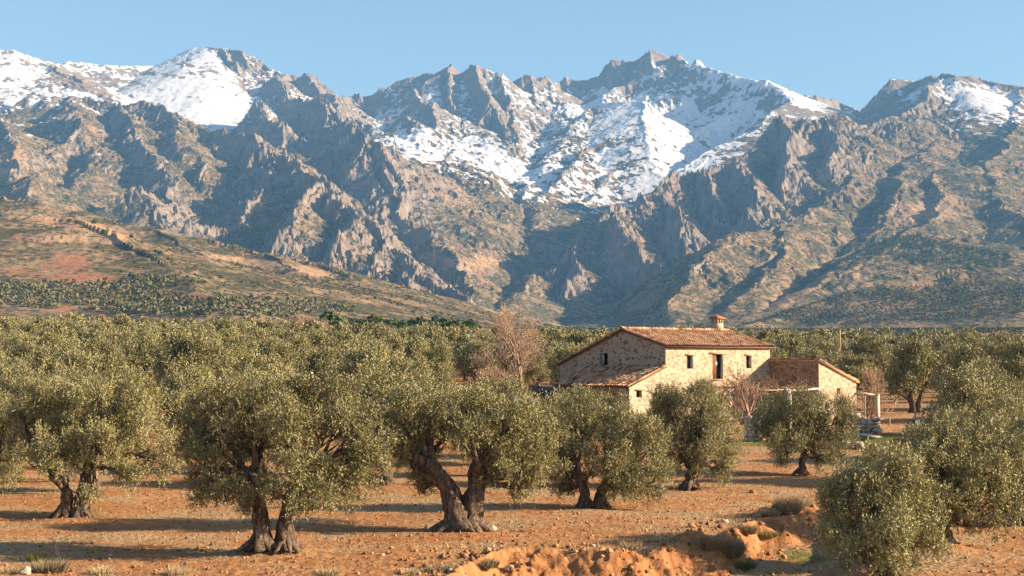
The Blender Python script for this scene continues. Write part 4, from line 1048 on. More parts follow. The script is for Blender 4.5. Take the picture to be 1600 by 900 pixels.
    m5 = MB(); m5.box(a-.15, -.10, c-.12, b_+.2, .1, c-.005); m5.build('door_sill', lint, fw)
    m2 = MB(); m2.box(.34, wx_-.28, 5.98, .40, wx_+.62, 6.92); f = m2.build('window', dark, gw)
    m2 = MB(); m2.box(.10, wx_+.22, 6.0, .15, wx_+.60, 6.9); m2.build('shutter', mat_simple('grey_shutter', [(.3, (.22, .2, .17)), (.7, (.33, .3, .26))], 4, .8, .003), f)
    # main roof
    ov = .30; sf = (ZA-ZE)/YA; sb = (ZA-ZB)/(D-YA)
    dk = mat_simple('roof_boards', [(.3, (.10, .06, .04)), (.7, (.18, .11, .07))], 3, .9, .01)
    mb = MB(); x0, x1 = -.18, W+.18
    quad_slab(mb, (x0, YA, ZA+.06), (x0, -ov, ZE-sf*ov+.06), (x1, -ov, ZE-sf*ov+.06), (x1, YA, ZA+.06), .10)
    quad_slab(mb, (x0, YA+.002, ZA+.058), (x1, YA+.002, ZA+.058), (x1, D+.25, ZB-sb*.25+.058), (x0, D+.25, ZB-sb*.25+.058), .10)
    rf = mb.build('roof', dk, e)
    sh = [tile_sheet((x0, YA, ZA+.12), (x1-x0, 0, 0), (0, -YA-ov-.06, ZE-sf*(ov+.06)-ZA), rng),
          tile_sheet((x0, YA, ZA+.12), (x1-x0, 0, 0), (0, D-YA+.3, ZB-sb*.3-ZA), rng)]
    caps = [((x0-.05, YA, ZA+.20), (x1+.05, YA, ZA+.20), .12),
            ((x0, YA-.1, ZA+.14), (x0, -ov, ZE-sf*ov+.16), .09), ((x0, YA+.1, ZA+.14), (x0, D+.3, ZB-sb*.3+.16), .09),
            ((x1, YA-.1, ZA+.14), (x1, -ov, ZE-sf*ov+.16), .09)]
    tiles('roof_tiles', sh, tl, rf, caps)
    # eave course of tile ends under the roof edge
    sh = [tile_sheet((x0+.12, .10, ZE+.00), (x1-x0-.24, 0, 0), (0, -.30, -.03), rng, .24, .3, 0)]
    tiles('eave_course', sh, tl, rf)
    mb = MB(); mb.box(0, -.10, ZE-.14, W, -.002, ZE-.05); mb.build('cornice', lint, rf)
    # chimney
    cxu, cyv = 11.55, 5.0; mb = MB(); zc = 8.4
    mb.box(cxu-.36, cyv-.36, zc, cxu+.36, cyv+.36, 9.52)
    ch = mb.build('chimney', front, rf)
    mb = MB()
    for sx in (-1, 0, 1):
        for sy in (-1, 0, 1):
            if sx == 0 and sy == 0: continue
            mb.box(cxu+sx*.30-.06, cyv+sy*.30-.06, 9.52, cxu+sx*.30+.06, cyv+sy*.30+.06, 9.80)
    mb.box(cxu-.40, cyv-.40, 9.80, cxu+.40, cyv+.40, 9.87); mb.build('chimney_vents', front, ch)
    V = [(cxu-.52, cyv-.52, 9.872), (cxu+.52, cyv-.52, 9.872), (cxu+.52, cyv+.52, 9.872), (cxu-.52, cyv+.52, 9.872), (cxu, cyv, 10.22)]
    mb = MB(); mb.add(V, [(3, 2, 1, 0)], [(0, 1, 4), (1, 2, 4), (2, 3, 4), (3, 0, 4)])
    for i in range(4):
        mb.tube([V[i], V[4]], [.06, .05], 6)
    mb.tube([(cxu, cyv, 10.18), (cxu, cyv, 10.32)], [.05, .04], 6)
    mb.build('chimney_cap', mat_simple('cap_tiles', [(.3, (.24, .10, .06)), (.7, (.42, .22, .13))], 6), ch)
    # lean-to wing at the gable foot
    LW, LD_, lt, lo = 3.95, 8.2, 5.86, 4.42
    mb = MB(); wall_panel(mb, (-LW, 0, 0), (1, 0, 0), (0, -1, 0), LW, lambda s: lo+(lt-lo)*s/LW, -.6, [(.75, 1.35, 3.55, 4.05)], .35)
    lw = mb.build('wing_front_wall', front, e); mb = MB(); mb.box(-LW+.77, .31, 3.55, -LW+1.33, .34, 4.05); mb.build('window', dark, lw)
    mb = MB(); mb.box(-LW+.60, -.10, 4.07, -LW+1.55, .1, 4.15); mb.build('lintel', lint, lw)
    mb = MB(); wall_panel(mb, (-LW, LD_, 0), (0, -1, 0), (-1, 0, 0), LD_, lambda s: lo, -.6, []); wall_panel(mb, (0, LD_, 0), (-1, 0, 0), (0, 1, 0), LW, lambda s: lt+(lo-lt)*s/LW, -.6, [])
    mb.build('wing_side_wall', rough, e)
    sl = (lt-lo)/LW; mb = MB(); quad_slab(mb, (-.004, -.15, lt+.03), (-.004, LD_+.2, lt+.03), (-LW-.25, LD_+.2, lo-sl*.25+.03), (-LW-.25, -.15, lo-sl*.25+.03), .09)
    wr = mb.build('wing_roof', dk, e)
    sh = [tile_sheet((-.02, -.15, lt+.09), (0, LD_+.35, 0), (-LW-.30, 0, -sl*(LW+.30)), rng, .24, .40, .03)]
    tiles('wing_tiles', sh, tl, wr, [((-.05, -.15, lt+.12), (-LW-.28, -.15, lo-sl*.28+.12), .085)])
    # annex on the right
    AX0, AX1, AF, AB, at0, at1 = W+.004, 17.3, -5.0, 3.0, 6.32, 4.62
    mb = MB(); wall_panel(mb, (AX0, AF, 0), (1, 0, 0), (0, -1, 0), AX1-AX0, lambda s: at0+(at1-at0)*s/(AX1-AX0), -.6, [(2.3, 2.75, 3.62, 4.08)], .3)
    aw = mb.build('annex_front_wall', front, e); mb = MB(); mb.box(AX0+2.31, AF+.26, 3.63, AX0+2.74, AF+.29, 4.07); mb.build('window', dark, aw)
    mb = MB(); wall_panel(mb, (AX0, 0, 0), (0, -1, 0), (-1, 0, 0), -AF, lambda s: at0, -.6, []); 
    wall_panel(mb, (AX1, AF, 0), (0, 1, 0), (1, 0, 0), AB-AF, lambda s: at1, -.6, []); wall_panel(mb, (AX1, AB, 0), (-1, 0, 0), (0, 1, 0), AX1-AX0, lambda s: at1+(at0-at1)*s/(AX1-AX0), -.6, [])
    mb.build('annex_side_wall', rough, e)
    sa = (at0-at1)/(AX1-AX0); mb = MB()
    quad_slab(mb, (AX0-.10, AF-.18, at0+.05), (AX1+.22, AF-.18, at1-sa*.22+.05), (AX1+.22, AB, at1-sa*.22+.05), (AX0-.10, AB, at0+.05), .12)
    ar = mb.build('annex_roof', lint, e)
    sh = [tile_sheet((AX0-.05, AF-.15, at0+.10), (0, AB-AF, 0), (AX1-AX0+.25, 0, -sa*(AX1-AX0+.25)), rng, .24, .40, .02)]
    tiles('annex_tiles', sh, tl, ar, [((AX0-.08, AF-.1, at0+.14), (AX0-.08, 0, at0+.14), .09)])
    # pergola: its own thing, standing by the annex wall
    pg = empty('pergola', (cx, cy, 0), radians(40)); tag(pg, 'rustic pergola with pale log beam on a white pillar, covered in bare vine stems', 'pergola')
    zt = 4.05
    mb = MB(); mb.box(8.35, -5.2, .3, 8.75, -4.8, zt-.12); mb.build('post', white, pg)
    mb = MB(); mb.box(7.95, -4.6, .3, 8.25, -4.3, zt-.12); mb.build('post', mat_simple('brick_post', [(.3, (.26, .12, .07)), (.7, (.4, .2, .12))], 5), pg)
    mb = MB(); mb.tube([(8.2, -5.0, zt+.02), (9.2, -5.05, zt-.06), (10.4, -5.02, zt-.10), (11.2, -5.0, zt-.02), (12.38, -4.9, zt+.03)], [.10, .09, .085, .08, .08], 9, flute=.08, rng=rng)
    mb.build('beam', white, pg)
    mb = MB()
    for k in range(7):
        x = 5.2+k*1.05; mb.tube([(x, -5.1+.2*rng.rand(), zt+.12), (x+.1*rng.normal(), -2.5, zt+.10+.05*rng.normal()), (x, -.02, zt+.14)], [.055, .05, .05], 6)
    mb.tube([(5.0, -4.9, zt+.03), (6.5, -4.85, zt-.02), (8.3, -4.9, zt+.02)], [.07, .065, .06], 7)
    mb.build('cross_pole', mat_simple('weathered_pole', [(.3, (.2, .14, .1)), (.7, (.36, .27, .2))], 6), pg)
    vine = mat_simple('vine_stem', [(.3, (.16, .09, .055)), (.7, (.36, .235, .15))], 7)
    mb = MB()
    for k in range(150):
        x, y = 4.6+7.6*rng.rand(), -5.2+5.0*rng.rand(); p = np.array([x, y, zt+.2]); d = nrm(rng.normal(size=3)*[1, 1, .25]); P = [p]
        for j in range(6):
            d = nrm(d+rng.normal(size=3)*.45+[0, 0, .04]); P.append(P[-1]+d*.22); P[-1][2] = max(P[-1][2], zt+.12)
        mb.tube(P, np.linspace(.026, .010, 7), 4, cap=False)
    for k in range(46):
        x, y = 4.6+7.4*rng.rand(), -5+4.6*rng.rand(); a = rng.normal(size=2)*.25
        mb.tube([(x, y, zt+.15), (x+a[0], y+a[1], zt+.5), (x+a[0]*1.8, y+a[1]*1.8, zt+.85+.3*rng.rand())], [.018, .013, .008], 3, cap=False)
    v = mb.build('vine', vine, pg, True)
    return e
# ------------------------------------------------------------------ small structures
def house_pt(u, v, z=0):
    cx, cy = HOUSE['c']; a = radians(40); return (cx+u*cos(a)-v*sin(a), cy+u*sin(a)+v*cos(a), z)
def rubble(name, pts, h, w, rng, mat, label, cat, size=.28):
    """dry stone wall: separate rounded blocks laid in courses, one mesh"""
    mb = MB(); P = np.array(pts, float)
    seg = np.diff(P, axis=0); L = np.hypot(seg[:, 0], seg[:, 1]); tot = L.sum(); cum = np.concatenate([[0], np.cumsum(L)])
    base = gz(P[0, 0], P[0, 1]); e = empty(name, (P[0, 0], P[0, 1], base))
    z = -.15
    while z < h:
        s = 0
        while s < tot:
            r = size*(.75+.6*rng.rand()); i = min(np.searchsorted(cum, s, 'right')-1, len(L)-1); f = (s-cum[i])/L[i]
            q = P[i]+(P[i+1]-P[i])*f; hh = h*(.85+.2*sin(s*2.1)+.12*rng.rand())
            if z < hh:
                for k in (-.3, .3):
                    V, Q = rock_verts(rng, r*.62, 8, 5, .75, .22)
                    gzz = gz(q[0], q[1])-base
                    n = nrm(np.array([-seg[i, 1], seg[i, 0]]))
                    mb.add(V+[q[0]-P[0, 0]+n[0]*w*k, q[1]-P[0, 1]+n[1]*w*k, gzz+z+.1], Q)
            s += r*.95
        z += size*.72
    mb.build('stones', mat, e, True); tag(e, label, cat); return e
def tuft(x, y, r, h, n, rng, mat, name, label, cat, group=None, lean=.5, seeds=0, wdt=.012):
    z = gz(x, y); e = empty(name, (x, y, z))
    k = n; a = rng.rand(k)*2*pi; q = r*np.sqrt(rng.rand(k))*.6
    b = np.stack([q*np.cos(a), q*np.sin(a), np.full(k, -.05)], 1)
    d = nrm(np.stack([np.cos(a)*lean*(q/r+.2)+rng.normal(size=k)*.22, np.sin(a)*lean*(q/r+.2)+rng.normal(size=k)*.22, np.ones(k)], 1))
    hh = h*(.45+.6*rng.rand(k)); m = b+d*hh[:, None]*.55; d2 = nrm(d+np.stack([np.cos(a), np.sin(a), -.2*np.ones(k)], 1)*.35*rng.rand(k)[:, None]); t = m+d2*hh[:, None]*.45
    s = nrm(np.cross(d, rng.normal(size=(k, 3))))*wdt
    V = np.stack([b-s, b+s, m+s*.7, m-s*.7, t], 1).reshape(-1, 3); i = np.arange(k)[:, None]*5
    Q = i+np.array([[0, 1, 2, 3]]); T = i+np.array([[3, 2, 4]])
    tint = np.repeat(rng.rand(k), 5)
    me = new_mesh('blades', V, [Q, T], mat, False, {'tint': tint})
    link('blades', me, e)
    tag(e, label, cat, group); return e
def mat_tint(name, stops, rough=.8):
    m, t, b = mat_new(name, rough, .15); at = N(t, 'ShaderNodeAttribute', attribute_name='tint')
    t.links.new(ramp(t, at.outputs['Fac'], stops), b.inputs['Base Color']); return m
def build_small():
    rng = RS(12)
    pale = mat_stone('pale_limestone', (.52, .43, .33), [(.40, .31, .23), (.55, .47, .38), (.62, .54, .44)], (.42, .33, .24), .6, 3)
    render = mat_simple('pale_render', [(.3, (.46, .36, .26)), (.7, (.62, .51, .38))], 3, .9, .01)
    metal = mat_simple('rusty_metal', [(.3, (.07, .05, .04)), (.7, (.16, .11, .08))], 8, .7, .003)
    wood = mat_simple('grey_weathered_wood', [(.3, (.25, .18, .12)), (.7, (.46, .36, .26))], 6, .85, .01, stretch=(5, 5, .6))
    # gate by the annex: pillar, lintel pole, thin post and mesh
    x, y = float(ray(1371, 640)[0]*106), 106.0; z0 = gz(x, y); zt = CAMH+float(ray(1371, 617)[1])*106
    g = empty('garden_gate', (x, y, z0)); tag(g, 'mesh garden gate hung on a pale square pillar right of the annex', 'gate')
    mb = MB(); mb.box(-.15, -.15, -.3, .15, .15, zt-z0); mb.box(-.17, -.17, zt-z0+.002, .17, .17, zt-z0+.05); mb.build('pillar', render, g)
    mb = MB(); mb.tube([(-.95, -.1, -.2), (-.93, -.1, zt-z0+.02)], [.05, .045], 8); mb.build('post', wood, g)
    mb = MB(); mb.tube([(-1.75, -.1, zt-z0+.08), (-.9, -.12, zt-z0+.10), (-.2, -.05, zt-z0+.0)], [.09, .075, .05], 8, flute=.06, rng=rng); mb.build('lintel_pole', mat_simple('bleached_pole', [(.3, (.5, .4, .3)), (.7, (.66, .56, .45))], 5), g)
    mb = MB()
    for k in range(9): mb.tube([(-.88+k*.083, 0, .1), (-.88+k*.083, 0, zt-z0-.15)], .008, 4)
    for k in range(13): mb.tube([(-.90, 0, .12+k*(zt-z0-.3)/12), (-.20, 0, .12+k*(zt-z0-.3)/12)], .008, 4)
    mb.build('wire_mesh', metal, g)
    # sloping handrail by the annex
    p0, p1 = wp(1316, 631, 108), wp(1336, 617, 107)
    h = empty('handrail', (p0[0], p0[1], gz(p0[0], p0[1]))); tag(h, 'thin sloping dark handrail against the lit annex front wall', 'handrail')
    o = np.array([p0[0], p0[1], gz(p0[0], p0[1])]); mb = MB(); mb.tube([p0-o, p1-o], .03, 6); mb.build('rail', metal, h)
    mb = MB(); mb.tube([(0, 0, -.2), p0-o], .025, 6); mb.tube([[p1[0]-o[0], p1[1]-o[1], -.2], p1-o], .025, 6); mb.build('post', metal, h)
    # stone walls
    def gp(px, d): return (float(ray(px, 600)[0]*d), d)
    rubble('stone_wall', [gp(1312, 104), gp(1348, 103), gp(1376, 102.4)], 1.25, .5, rng, pale, 'pale rubble wall end below the mesh gate, right of the annex', 'stone wall', .36)
    rubble('stone_wall', [gp(1168, 101.5), gp(1176, 101.2), gp(1190, 101)], 1.75, .5, rng, pale, 'pale stone wall stub seen between the upright olive and the small pergola olive', 'stone wall', .34)
    rubble('stone_ledge', [gp(1312, 95.2), gp(1330, 94.6), gp(1352, 94.2)], .42, .4, rng, pale, 'low ledge of broken pale stones at the foot of the grassy patch', 'stone ledge', .3)
    st = empty('stone_steps', (*gp(1352, 99.5), gz(*gp(1352, 99.5)))); tag(st, 'flat pale stepping slabs leading down the grass from the rubble wall', 'steps')
    for k in range(4):
        V, Q = rock_verts(rng, .55, 12, 6, .16, .12); q = gp(1344+7*k, 100.8-.9*k); b0 = gp(1352, 99.5)
        me = new_mesh('slab', V+[q[0]-b0[0], q[1]-b0[1], gz(*q)-gz(*b0)+.05], Q, pale, True); link('slab', me, st)
    # fence posts, blue-black water tank
    x, y = gp(1429.5, 117); z = gz(x, y); o = empty('wooden_post', (x, y, z)); mb = MB(); mb.tube([(0, 0, -.3), (.0, 0, .8), (-.1, 0, 1.75)], [.10, .095, .085], 9, flute=.05, rng=rng); mb.build('post', wood, o)
    tag(o, 'short pale wooden post standing alone in the clearing right of the annex', 'post')
    x, y = gp(1433, 112); z = gz(x, y); o = empty('tarpaulin', (x, y, z)); V, Q = rock_verts(rng, 1.0, 18, 10, .55, .16); mb = MB(); mb.add(V*[1, .7, 1]+[0, 0, .25], Q)
    mb.build('sheet', mat_simple('black_tarp', [(.3, (.012, .014, .02)), (.7, (.04, .045, .06))], 3, .45, .03, spec=.4), o, True); tag(o, 'blue black tarpaulin heap at the foot of the wooden post', 'tarpaulin')
    for px, d, hh, lab in [(1389, 108, .75, 'short grey stake left of the wooden post by the rubble wall'), (1489, 112, .7, 'short grey stake in front of the large dark olive at the right')]:
        x, y = gp(px, d); o = empty('stake', (x, y, gz(x, y))); mb = MB(); mb.tube([(0, 0, -.2), (.02, 0, hh)], [.06, .05], 7); mb.build('post', wood, o); tag(o, lab, 'stake')
    # utility pole
    x, y = gp(1313, 172); z = gz(x, y); zt = CAMH+float(ray(1313, 515)[1])*172
    o = empty('utility_pole', (x, y, z)); mb = MB(); mb.tube([(0, 0, -.3), (0, 0, zt-z)], [.15, .10], 9); mb.build('pole', wood, o)
    mb = MB(); mb.box(-.6, -.05, zt-z-.5, .6, .05, zt-z-.4); mb.build('crossarm', wood, o)
    for k in (-.5, 0, .5):
        mb = MB(); mb.tube([(k, 0, zt-z-.4), (k, 0, zt-z-.22)], [.04, .03], 6); mb.build('insulator', render, o)
    tag(o, 'wooden utility pole with a short crossarm rising from the olives right of the annex', 'utility pole')
    # low hut and dark shed
    x, y = gp(729, 128); z = gz(x, y); o = empty('hut', (x, y, z), radians(8)); mb = MB()
    mb.box(-.95, -.8, -.2, -.32, .8, 1.75); mb.box(-.319, -.2, -.2, .25, .8, 1.75); mb.box(.251, -.8, -.2, .95, .8, 1.75); mb.build('wall', mat_simple('grey_block', [(.3, (.12, .11, .10)), (.7, (.22, .2, .18))], 4, .9, .01), o)
    mb = MB(); quad_slab(mb, (-1.15, -1.0, 1.85), (1.15, -1.0, 1.92), (1.15, 1.0, 2.18), (-1.15, 1.0, 2.12), .08); mb.build('roof', mat_simple('pale_sheet', [(.3, (.3, .24, .19)), (.7, (.45, .37, .3))], 3, .8, .01), o)
    tag(o, 'tiny grey hut with a pale flat roof and dark doorway below the large bare tree', 'hut')
    x, y = gp(868, 122); z = gz(x, y); o = empty('shed', (x, y, z), radians(12)); mb = MB()
    mb.box(-2.3, 0, -.2, 2.3, 2.6, 1.9); mb.build('wall', mat_simple('dark_boards', [(.3, (.03, .024, .02)), (.7, (.07, .055, .045))], 4, .9, .01), o)
    mb = MB(); quad_slab(mb, (-2.6, -.9, 2.05), (2.5, -.9, 2.05), (2.5, 2.8, 2.75), (-2.6, 2.8, 2.75), .1); mb.build('roof', mat_simple('dark_roof_felt', [(.3, (.03, .026, .025)), (.7, (.08, .065, .055))], 3, .9, .01), o)
    mb = MB()
    for k in (-2.4, 0, 2.3): mb.tube([(k, -.75, -.2), (k, -.75, 1.96)], .06, 6)
    mb.build('post', wood, o); tag(o, 'dark low shed with a sloping black roof left of the farmhouse', 'shed')
    # bare trees
    tw = mat_simple('bare_twigs', [(.3, (.19, .115, .075)), (.7, (.36, .24, .165))], 3, .9, .004)
    pk = mat_simple('pinkish_twigs', [(.3, (.22, .14, .10)), (.7, (.38, .27, .20))], 3, .9, .004)
    og = mat_simple('russet_twigs', [(.3, (.30, .15, .08)), (.7, (.46, .27, .15))], 3, .9, .004)
    x, y = gp(812, 123); bare_tree('bare_tree', (x, y, gz(x, y)), 13.5, 1.15, RS(3), 'large leafless tree with a wide pinkish crown left of the farmhouse', pk, 'tree', 5, .24, .017, (3, 4), .27, .16, 1)
    x, y = gp(765, 120); bare_tree('fig_tree', (x, y, gz(x, y)), 5.0, 1.15, RS(6), 'leafless fig with pale arching branches beside the tiny hut', tw, 'tree', 4, .12, .018, (3, 4), .34, .25, 5)
    x, y = gp(1163, 102); bare_tree('bare_tree', (x, y, gz(x, y)), 7.2, .95, RS(14), 'gnarled leafless tree in front of the farmhouse door, dark thick stem', tw, 'tree', 4, .20, .018, (3, 4), .30, .22, 1)
    x, y = gp(1356, 109); bare_tree('fig_tree', (x, y, gz(x, y)), 4.6, .75, RS(9), 'small leafless fig with upright forked branches behind the mesh gate', tw, 'tree', 3, .08, .018, (3, 4), .42, .5, 5)
    x, y = gp(458, 330); bare_tree('bare_tree', (x, y, gz(x, y)), 17, .8, RS(5), 'round leafless tree rising above the far left edge of the grove', pk, 'tree', 5, .30, .035, (3, 4), .24, .30, 2)
    x, y = gp(148, 430); bare_tree('bare_tree', (x, y, gz(x, y)), 13, .9, RS(25), 'russet leafless tree at the far left below the red field', og, 'tree', 5, .26, .05, (4, 5), .24, .28, 3)
    x, y = gp(246, 300); bare_tree('bare_tree', (x, y, gz(x, y)), 8.5, .5, RS(26), 'slim russet tree among the far left olives', og, 'tree', 5, .14, .04, (4, 5), .26, .4, 2)
    x, y = gp(1462, 520); bare_tree('bare_tree', (x, y, gz(x, y)), 13, .8, RS(27), 'low russet leafless tree on the skyline of the right grove', og, 'tree', 5, .2, .06, (4, 5), .24, .4, 2)
    # tufts and shrubs of the foreground
    dry = mat_tint('dry_grass', [(0, (.20, .15, .09)), (.5, (.38, .29, .17)), (1, (.55, .44, .28))])
    grn = mat_tint('green_grass', [(0, (.06, .075, .02)), (.6, (.17, .18, .05)), (1, (.33, .30, .10))])
    gry = mat_tint('grey_scrub', [(0, (.10, .085, .05)), (.6, (.22, .18, .11)), (1, (.36, .30, .19))])
    for px, py, r, h, n, m, lab, nm in [
        (1232, 800, .75, .85, 1500, dry, 'tall pale dry grass clump on the bank at the right of the ditch', 'dry_grass_tuft'),
        (1205, 806, .5, .45, 500, dry, 'low pale grass beside the tall clump on the bank', 'dry_grass_tuft'),
        (1258, 795, .4, .6, 400, dry, 'pale grass on the far right shoulder of the bank', 'dry_grass_tuft'),
        (1142, 884, .55, .75, 1500, gry, 'grey green round shrub in the ditch at the lower right', 'low_shrub'),
        (1152, 868, .25, 1.1, 26, dry, 'few tall straw stalks leaning out of the grey green shrub', 'grass_stalks'),
        (1166, 888, .45, .4, 700, grn, 'bright green grass tuft right of the grey green shrub', 'green_grass_tuft'),
        (1040, 893, .5, .65, 900, gry, 'brown dry weeds in the gully at the bottom of the view', 'low_shrub'),
        (985, 855, .6, .3, 500, dry, 'grey dry grass on top of the clay bank, left of the peaked mound', 'dry_grass_tuft'),
        (960, 848, .5, .25, 300, dry, 'low dry grass on the clay bank near its middle', 'dry_grass_tuft'),
        (757, 884, .7, .35, 900, gry, 'grey dry tuft at the left end of the clay bank', 'low_shrub'),
        (690, 892, .7, .3, 600, gry, 'flat dry weeds at the bottom edge left of the clay bank', 'low_shrub'),
        (640, 895, .5, .25, 400, dry, 'thin dry grass at the bottom edge below the gnarled central olive', 'dry_grass_tuft'),
        (815, 831, .28, .18, 260, gry, 'small dark weed alone on the soil right of the gnarled trunk', 'low_shrub'),
        (515, 897, .5, .3, 300, dry, 'thin dry grass at the bottom edge below the twin stemmed olive', 'dry_grass_tuft'),
        (75, 893, .8, .5, 1100, gry, 'large dry tuft with dark stems at the lower left corner', 'low_shrub'),
        (60, 876, .5, .35, 600, grn, 'yellow green grass behind the large dry tuft at lower left', 'green_grass_tuft'),
        (160, 897, .6, .35, 500, dry, 'yellowish grass at the bottom edge right of the lower left tuft', 'dry_grass_tuft'),
        (275, 897, .6, .35, 500, dry, 'pale grass at the bottom edge between the two left olives', 'dry_grass_tuft'),
        (12, 895, .5, .3, 400, dry, 'dry grass in the extreme lower left corner', 'dry_grass_tuft'),
        (94, 868, .15, 1.0, 7, dry, 'few thin tall straw stalks rising over the shadow at lower left', 'grass_stalks'),
        (1105, 848, .5, .5, 700, gry, 'brown shrub in the shaded hollow beside the peaked clay mound', 'low_shrub'),
        (1165, 832, .6, .45, 700, gry, 'dark shrub on the shaded side of the ditch', 'low_shrub'),
        (1200, 846, .6, .25, 500, grn, 'shaded green grass in the floor of the ditch', 'green_grass_tuft'),
        (1290, 720, .5, .35, 400, grn, 'green grass at the foot of the small pergola olive', 'green_grass_tuft')]:
        x, y, z = at_px(px, py); tuft(x, y, r, h, n, rng, m, nm, lab, 'grass' if 'grass' in nm else 'shrub', None, .5, 0, .008 if n > 60 else .010)
    # dark dead stems at the lower left
    x, y, z = at_px(85, 897); e = empty('dead_stem', (x, y, z)); mb = MB()
    for k in range(6):
        a = rng.rand()*6; P = [np.array([.25*cos(a), .1*sin(a), -.1])]; d = nrm(np.array([cos(a)*.6, .1, 1]))
        for j in range(4): d = nrm(d+rng.normal(size=3)*.25); P.append(P[-1]+d*.17)
        mb.tube(P, [.022, .018, .015, .012, .008], 5)
    mb.build('stems', mat_simple('dark_twig', [(.3, (.03, .02, .015)), (.7, (.08, .05, .035))], 9), e, True); tag(e, 'cluster of dark dead stems in front of the dry tuft at lower left', 'dead plant')
    # stones
    for px, py, r, lab in [(471, 828, .07, 'white stone on the soil right of the large twin stemmed olive'), (597, 868, .08, 'pale stone in front of the large twin stemmed olive'), (668, 826, .12, 'pale stone at the left foot of the gnarled central olive'),
        (927, 854, .09, 'white stone on the crest of the clay bank'), (925, 838, .06, 'small pale stone behind the clay bank'), (1023, 838, .10, 'pale stone at the left foot of the peaked mound'), (172, 869, .08, 'pale stone at the lower left beyond the grass'),
        (795, 893, .16, 'large pale stone half buried in the clay bank'), (1080, 824, .18, 'earthy boulder crowning the peaked clay mound'), (1132, 816, .14, 'reddish stone on the far lip of the ditch'), (40, 897, .2, 'large pale rock at the lower left corner'),
        (768, 829, .2, 'rounded pale rock against the right root of the gnarled central olive'), (1175, 770, .15, 'dark clod of earth in the open field behind the ditch'), (705, 893, .10, 'pinkish stone at the bottom edge left of the clay bank')]:
        x, y, z = at_px(px, py); V, Q = rock_verts(rng, r, 10, 7, .7, .25); m = pale if 'earthy' not in lab and 'dark' not in lab else mat_simple('earth', [(.3, (.25, .12, .06)), (.7, (.42, .24, .13))], 6, .95, .02)
        o = link('stone', new_mesh('stone', V, Q, m, True), None, (x, y, z+r*.25)); tag(o, lab, 'stone')
    # clods of earth and pebbles, uncountable
    n = 11000; u = rng.rand(n); d = 1/(1/39+(1/100-1/39)*u**.9); px = -60+1720*rng.rand(n); x = ray(px, 600)[0]*d; y = d
    keep = fbm(x/3, y/2, 3, 61)+.25*rng.rand(n) > -.05; x, y = x[keep], y[keep]; z = near_z(x, y, True)
    oct_ = np.array([(1,0,0),(0,1,0),(-1,0,0),(0,-1,0),(0,0,.8),(0,0,-.8)], float); of = np.array([(0,1,4),(1,2,4),(2,3,4),(3,0,4),(1,0,5),(2,1,5),(3,2,5),(0,3,5)])
    s = (.018+.06*rng.rand(len(x))**3)*(1+1.2*np.exp(-(seg_dist(x, y, DITCH)[0]/2.0)**2)); V = oct_[None]*(s[:, None, None])*(.7+.6*rng.rand(len(x), 6, 3))+np.stack([x, y, z+s*.3], 1)[:, None, :]
    Fc = (np.arange(len(x))[:, None, None]*6+of[None]).reshape(-1, 3)
    o = link('soil_clods', new_mesh('soil_clods', V.reshape(-1, 3), Fc, mat_tint('clod', [(0, (.12, .055, .025)), (.7, (.30, .15, .07)), (.97, (.40, .24, .13)), (1, (.46, .36, .27))]), False, {'tint': np.repeat(rng.rand(len(x)), 6)}))
    tag(o, 'clods of earth and pebbles scattered over the ploughed red soil', 'soil clods', kind='stuff')
    # loose dry grass along the bank and ditch
    n = 9000; x = -3+20*rng.rand(n); y = 41+17*rng.rand(n); dd, _ = seg_dist(x, y, DITCH)
    w_ = np.exp(-((dd-1.6)/.8)**2)*.9+.25*np.exp(-(dd/3.5)**2)+.0; keep = rng.rand(n) < w_*(fbm(x/.9, y/.9, 3, 63)*1.6+.35); x, y = x[keep], y[keep]; k = len(x); z = near_z(x, y, True)
    a = rng.rand(k)*6.28; L = .10+.28*rng.rand(k)**2; b = np.stack([x, y, z-.02], 1); t_ = b+np.stack([np.cos(a)*L*.5, np.sin(a)*L*.5, L], 1); s_ = np.stack([-np.sin(a), np.cos(a), 0*a], 1)*.011
    o = link('dry_grass', new_mesh('dry_grass', np.stack([b-s_, b+s_, t_], 1).reshape(-1, 3), np.arange(3*k).reshape(-1, 3), dry, False, {'tint': np.repeat(rng.rand(k), 3)})); tag(o, 'thin dry grass growing along the clay bank and ditch', 'grass', kind='stuff')
    # dry stubble
    n = 26000; u = rng.rand(n); d = 1/(1/39+(1/90-1/39)*u); px = -60+1720*rng.rand(n); x = ray(px, 600)[0]*d; y = d
    keep = fbm(x/6, y/4, 4, 71)+.2*rng.normal(size=n) > .12; x, y = x[keep], y[keep]; z = near_z(x, y, True); k = len(x)
    a = rng.rand(k)*6.28; L = .04+.07*rng.rand(k); tl = .25+.6*rng.rand(k)
    b = np.stack([x, y, z], 1); t_ = b+np.stack([np.cos(a)*L, np.sin(a)*L, L*tl], 1); s_ = np.stack([-np.sin(a), np.cos(a), 0*a], 1)*.008
    V = np.stack([b-s_, b+s_, t_], 1).reshape(-1, 3)
    o = link('stubble', new_mesh('stubble', V, np.arange(3*k).reshape(-1, 3), dry, False, {'tint': np.repeat(rng.rand(k), 3)})); tag(o, 'short dry stubble and litter strewn over the soil', 'stubble', kind='stuff')

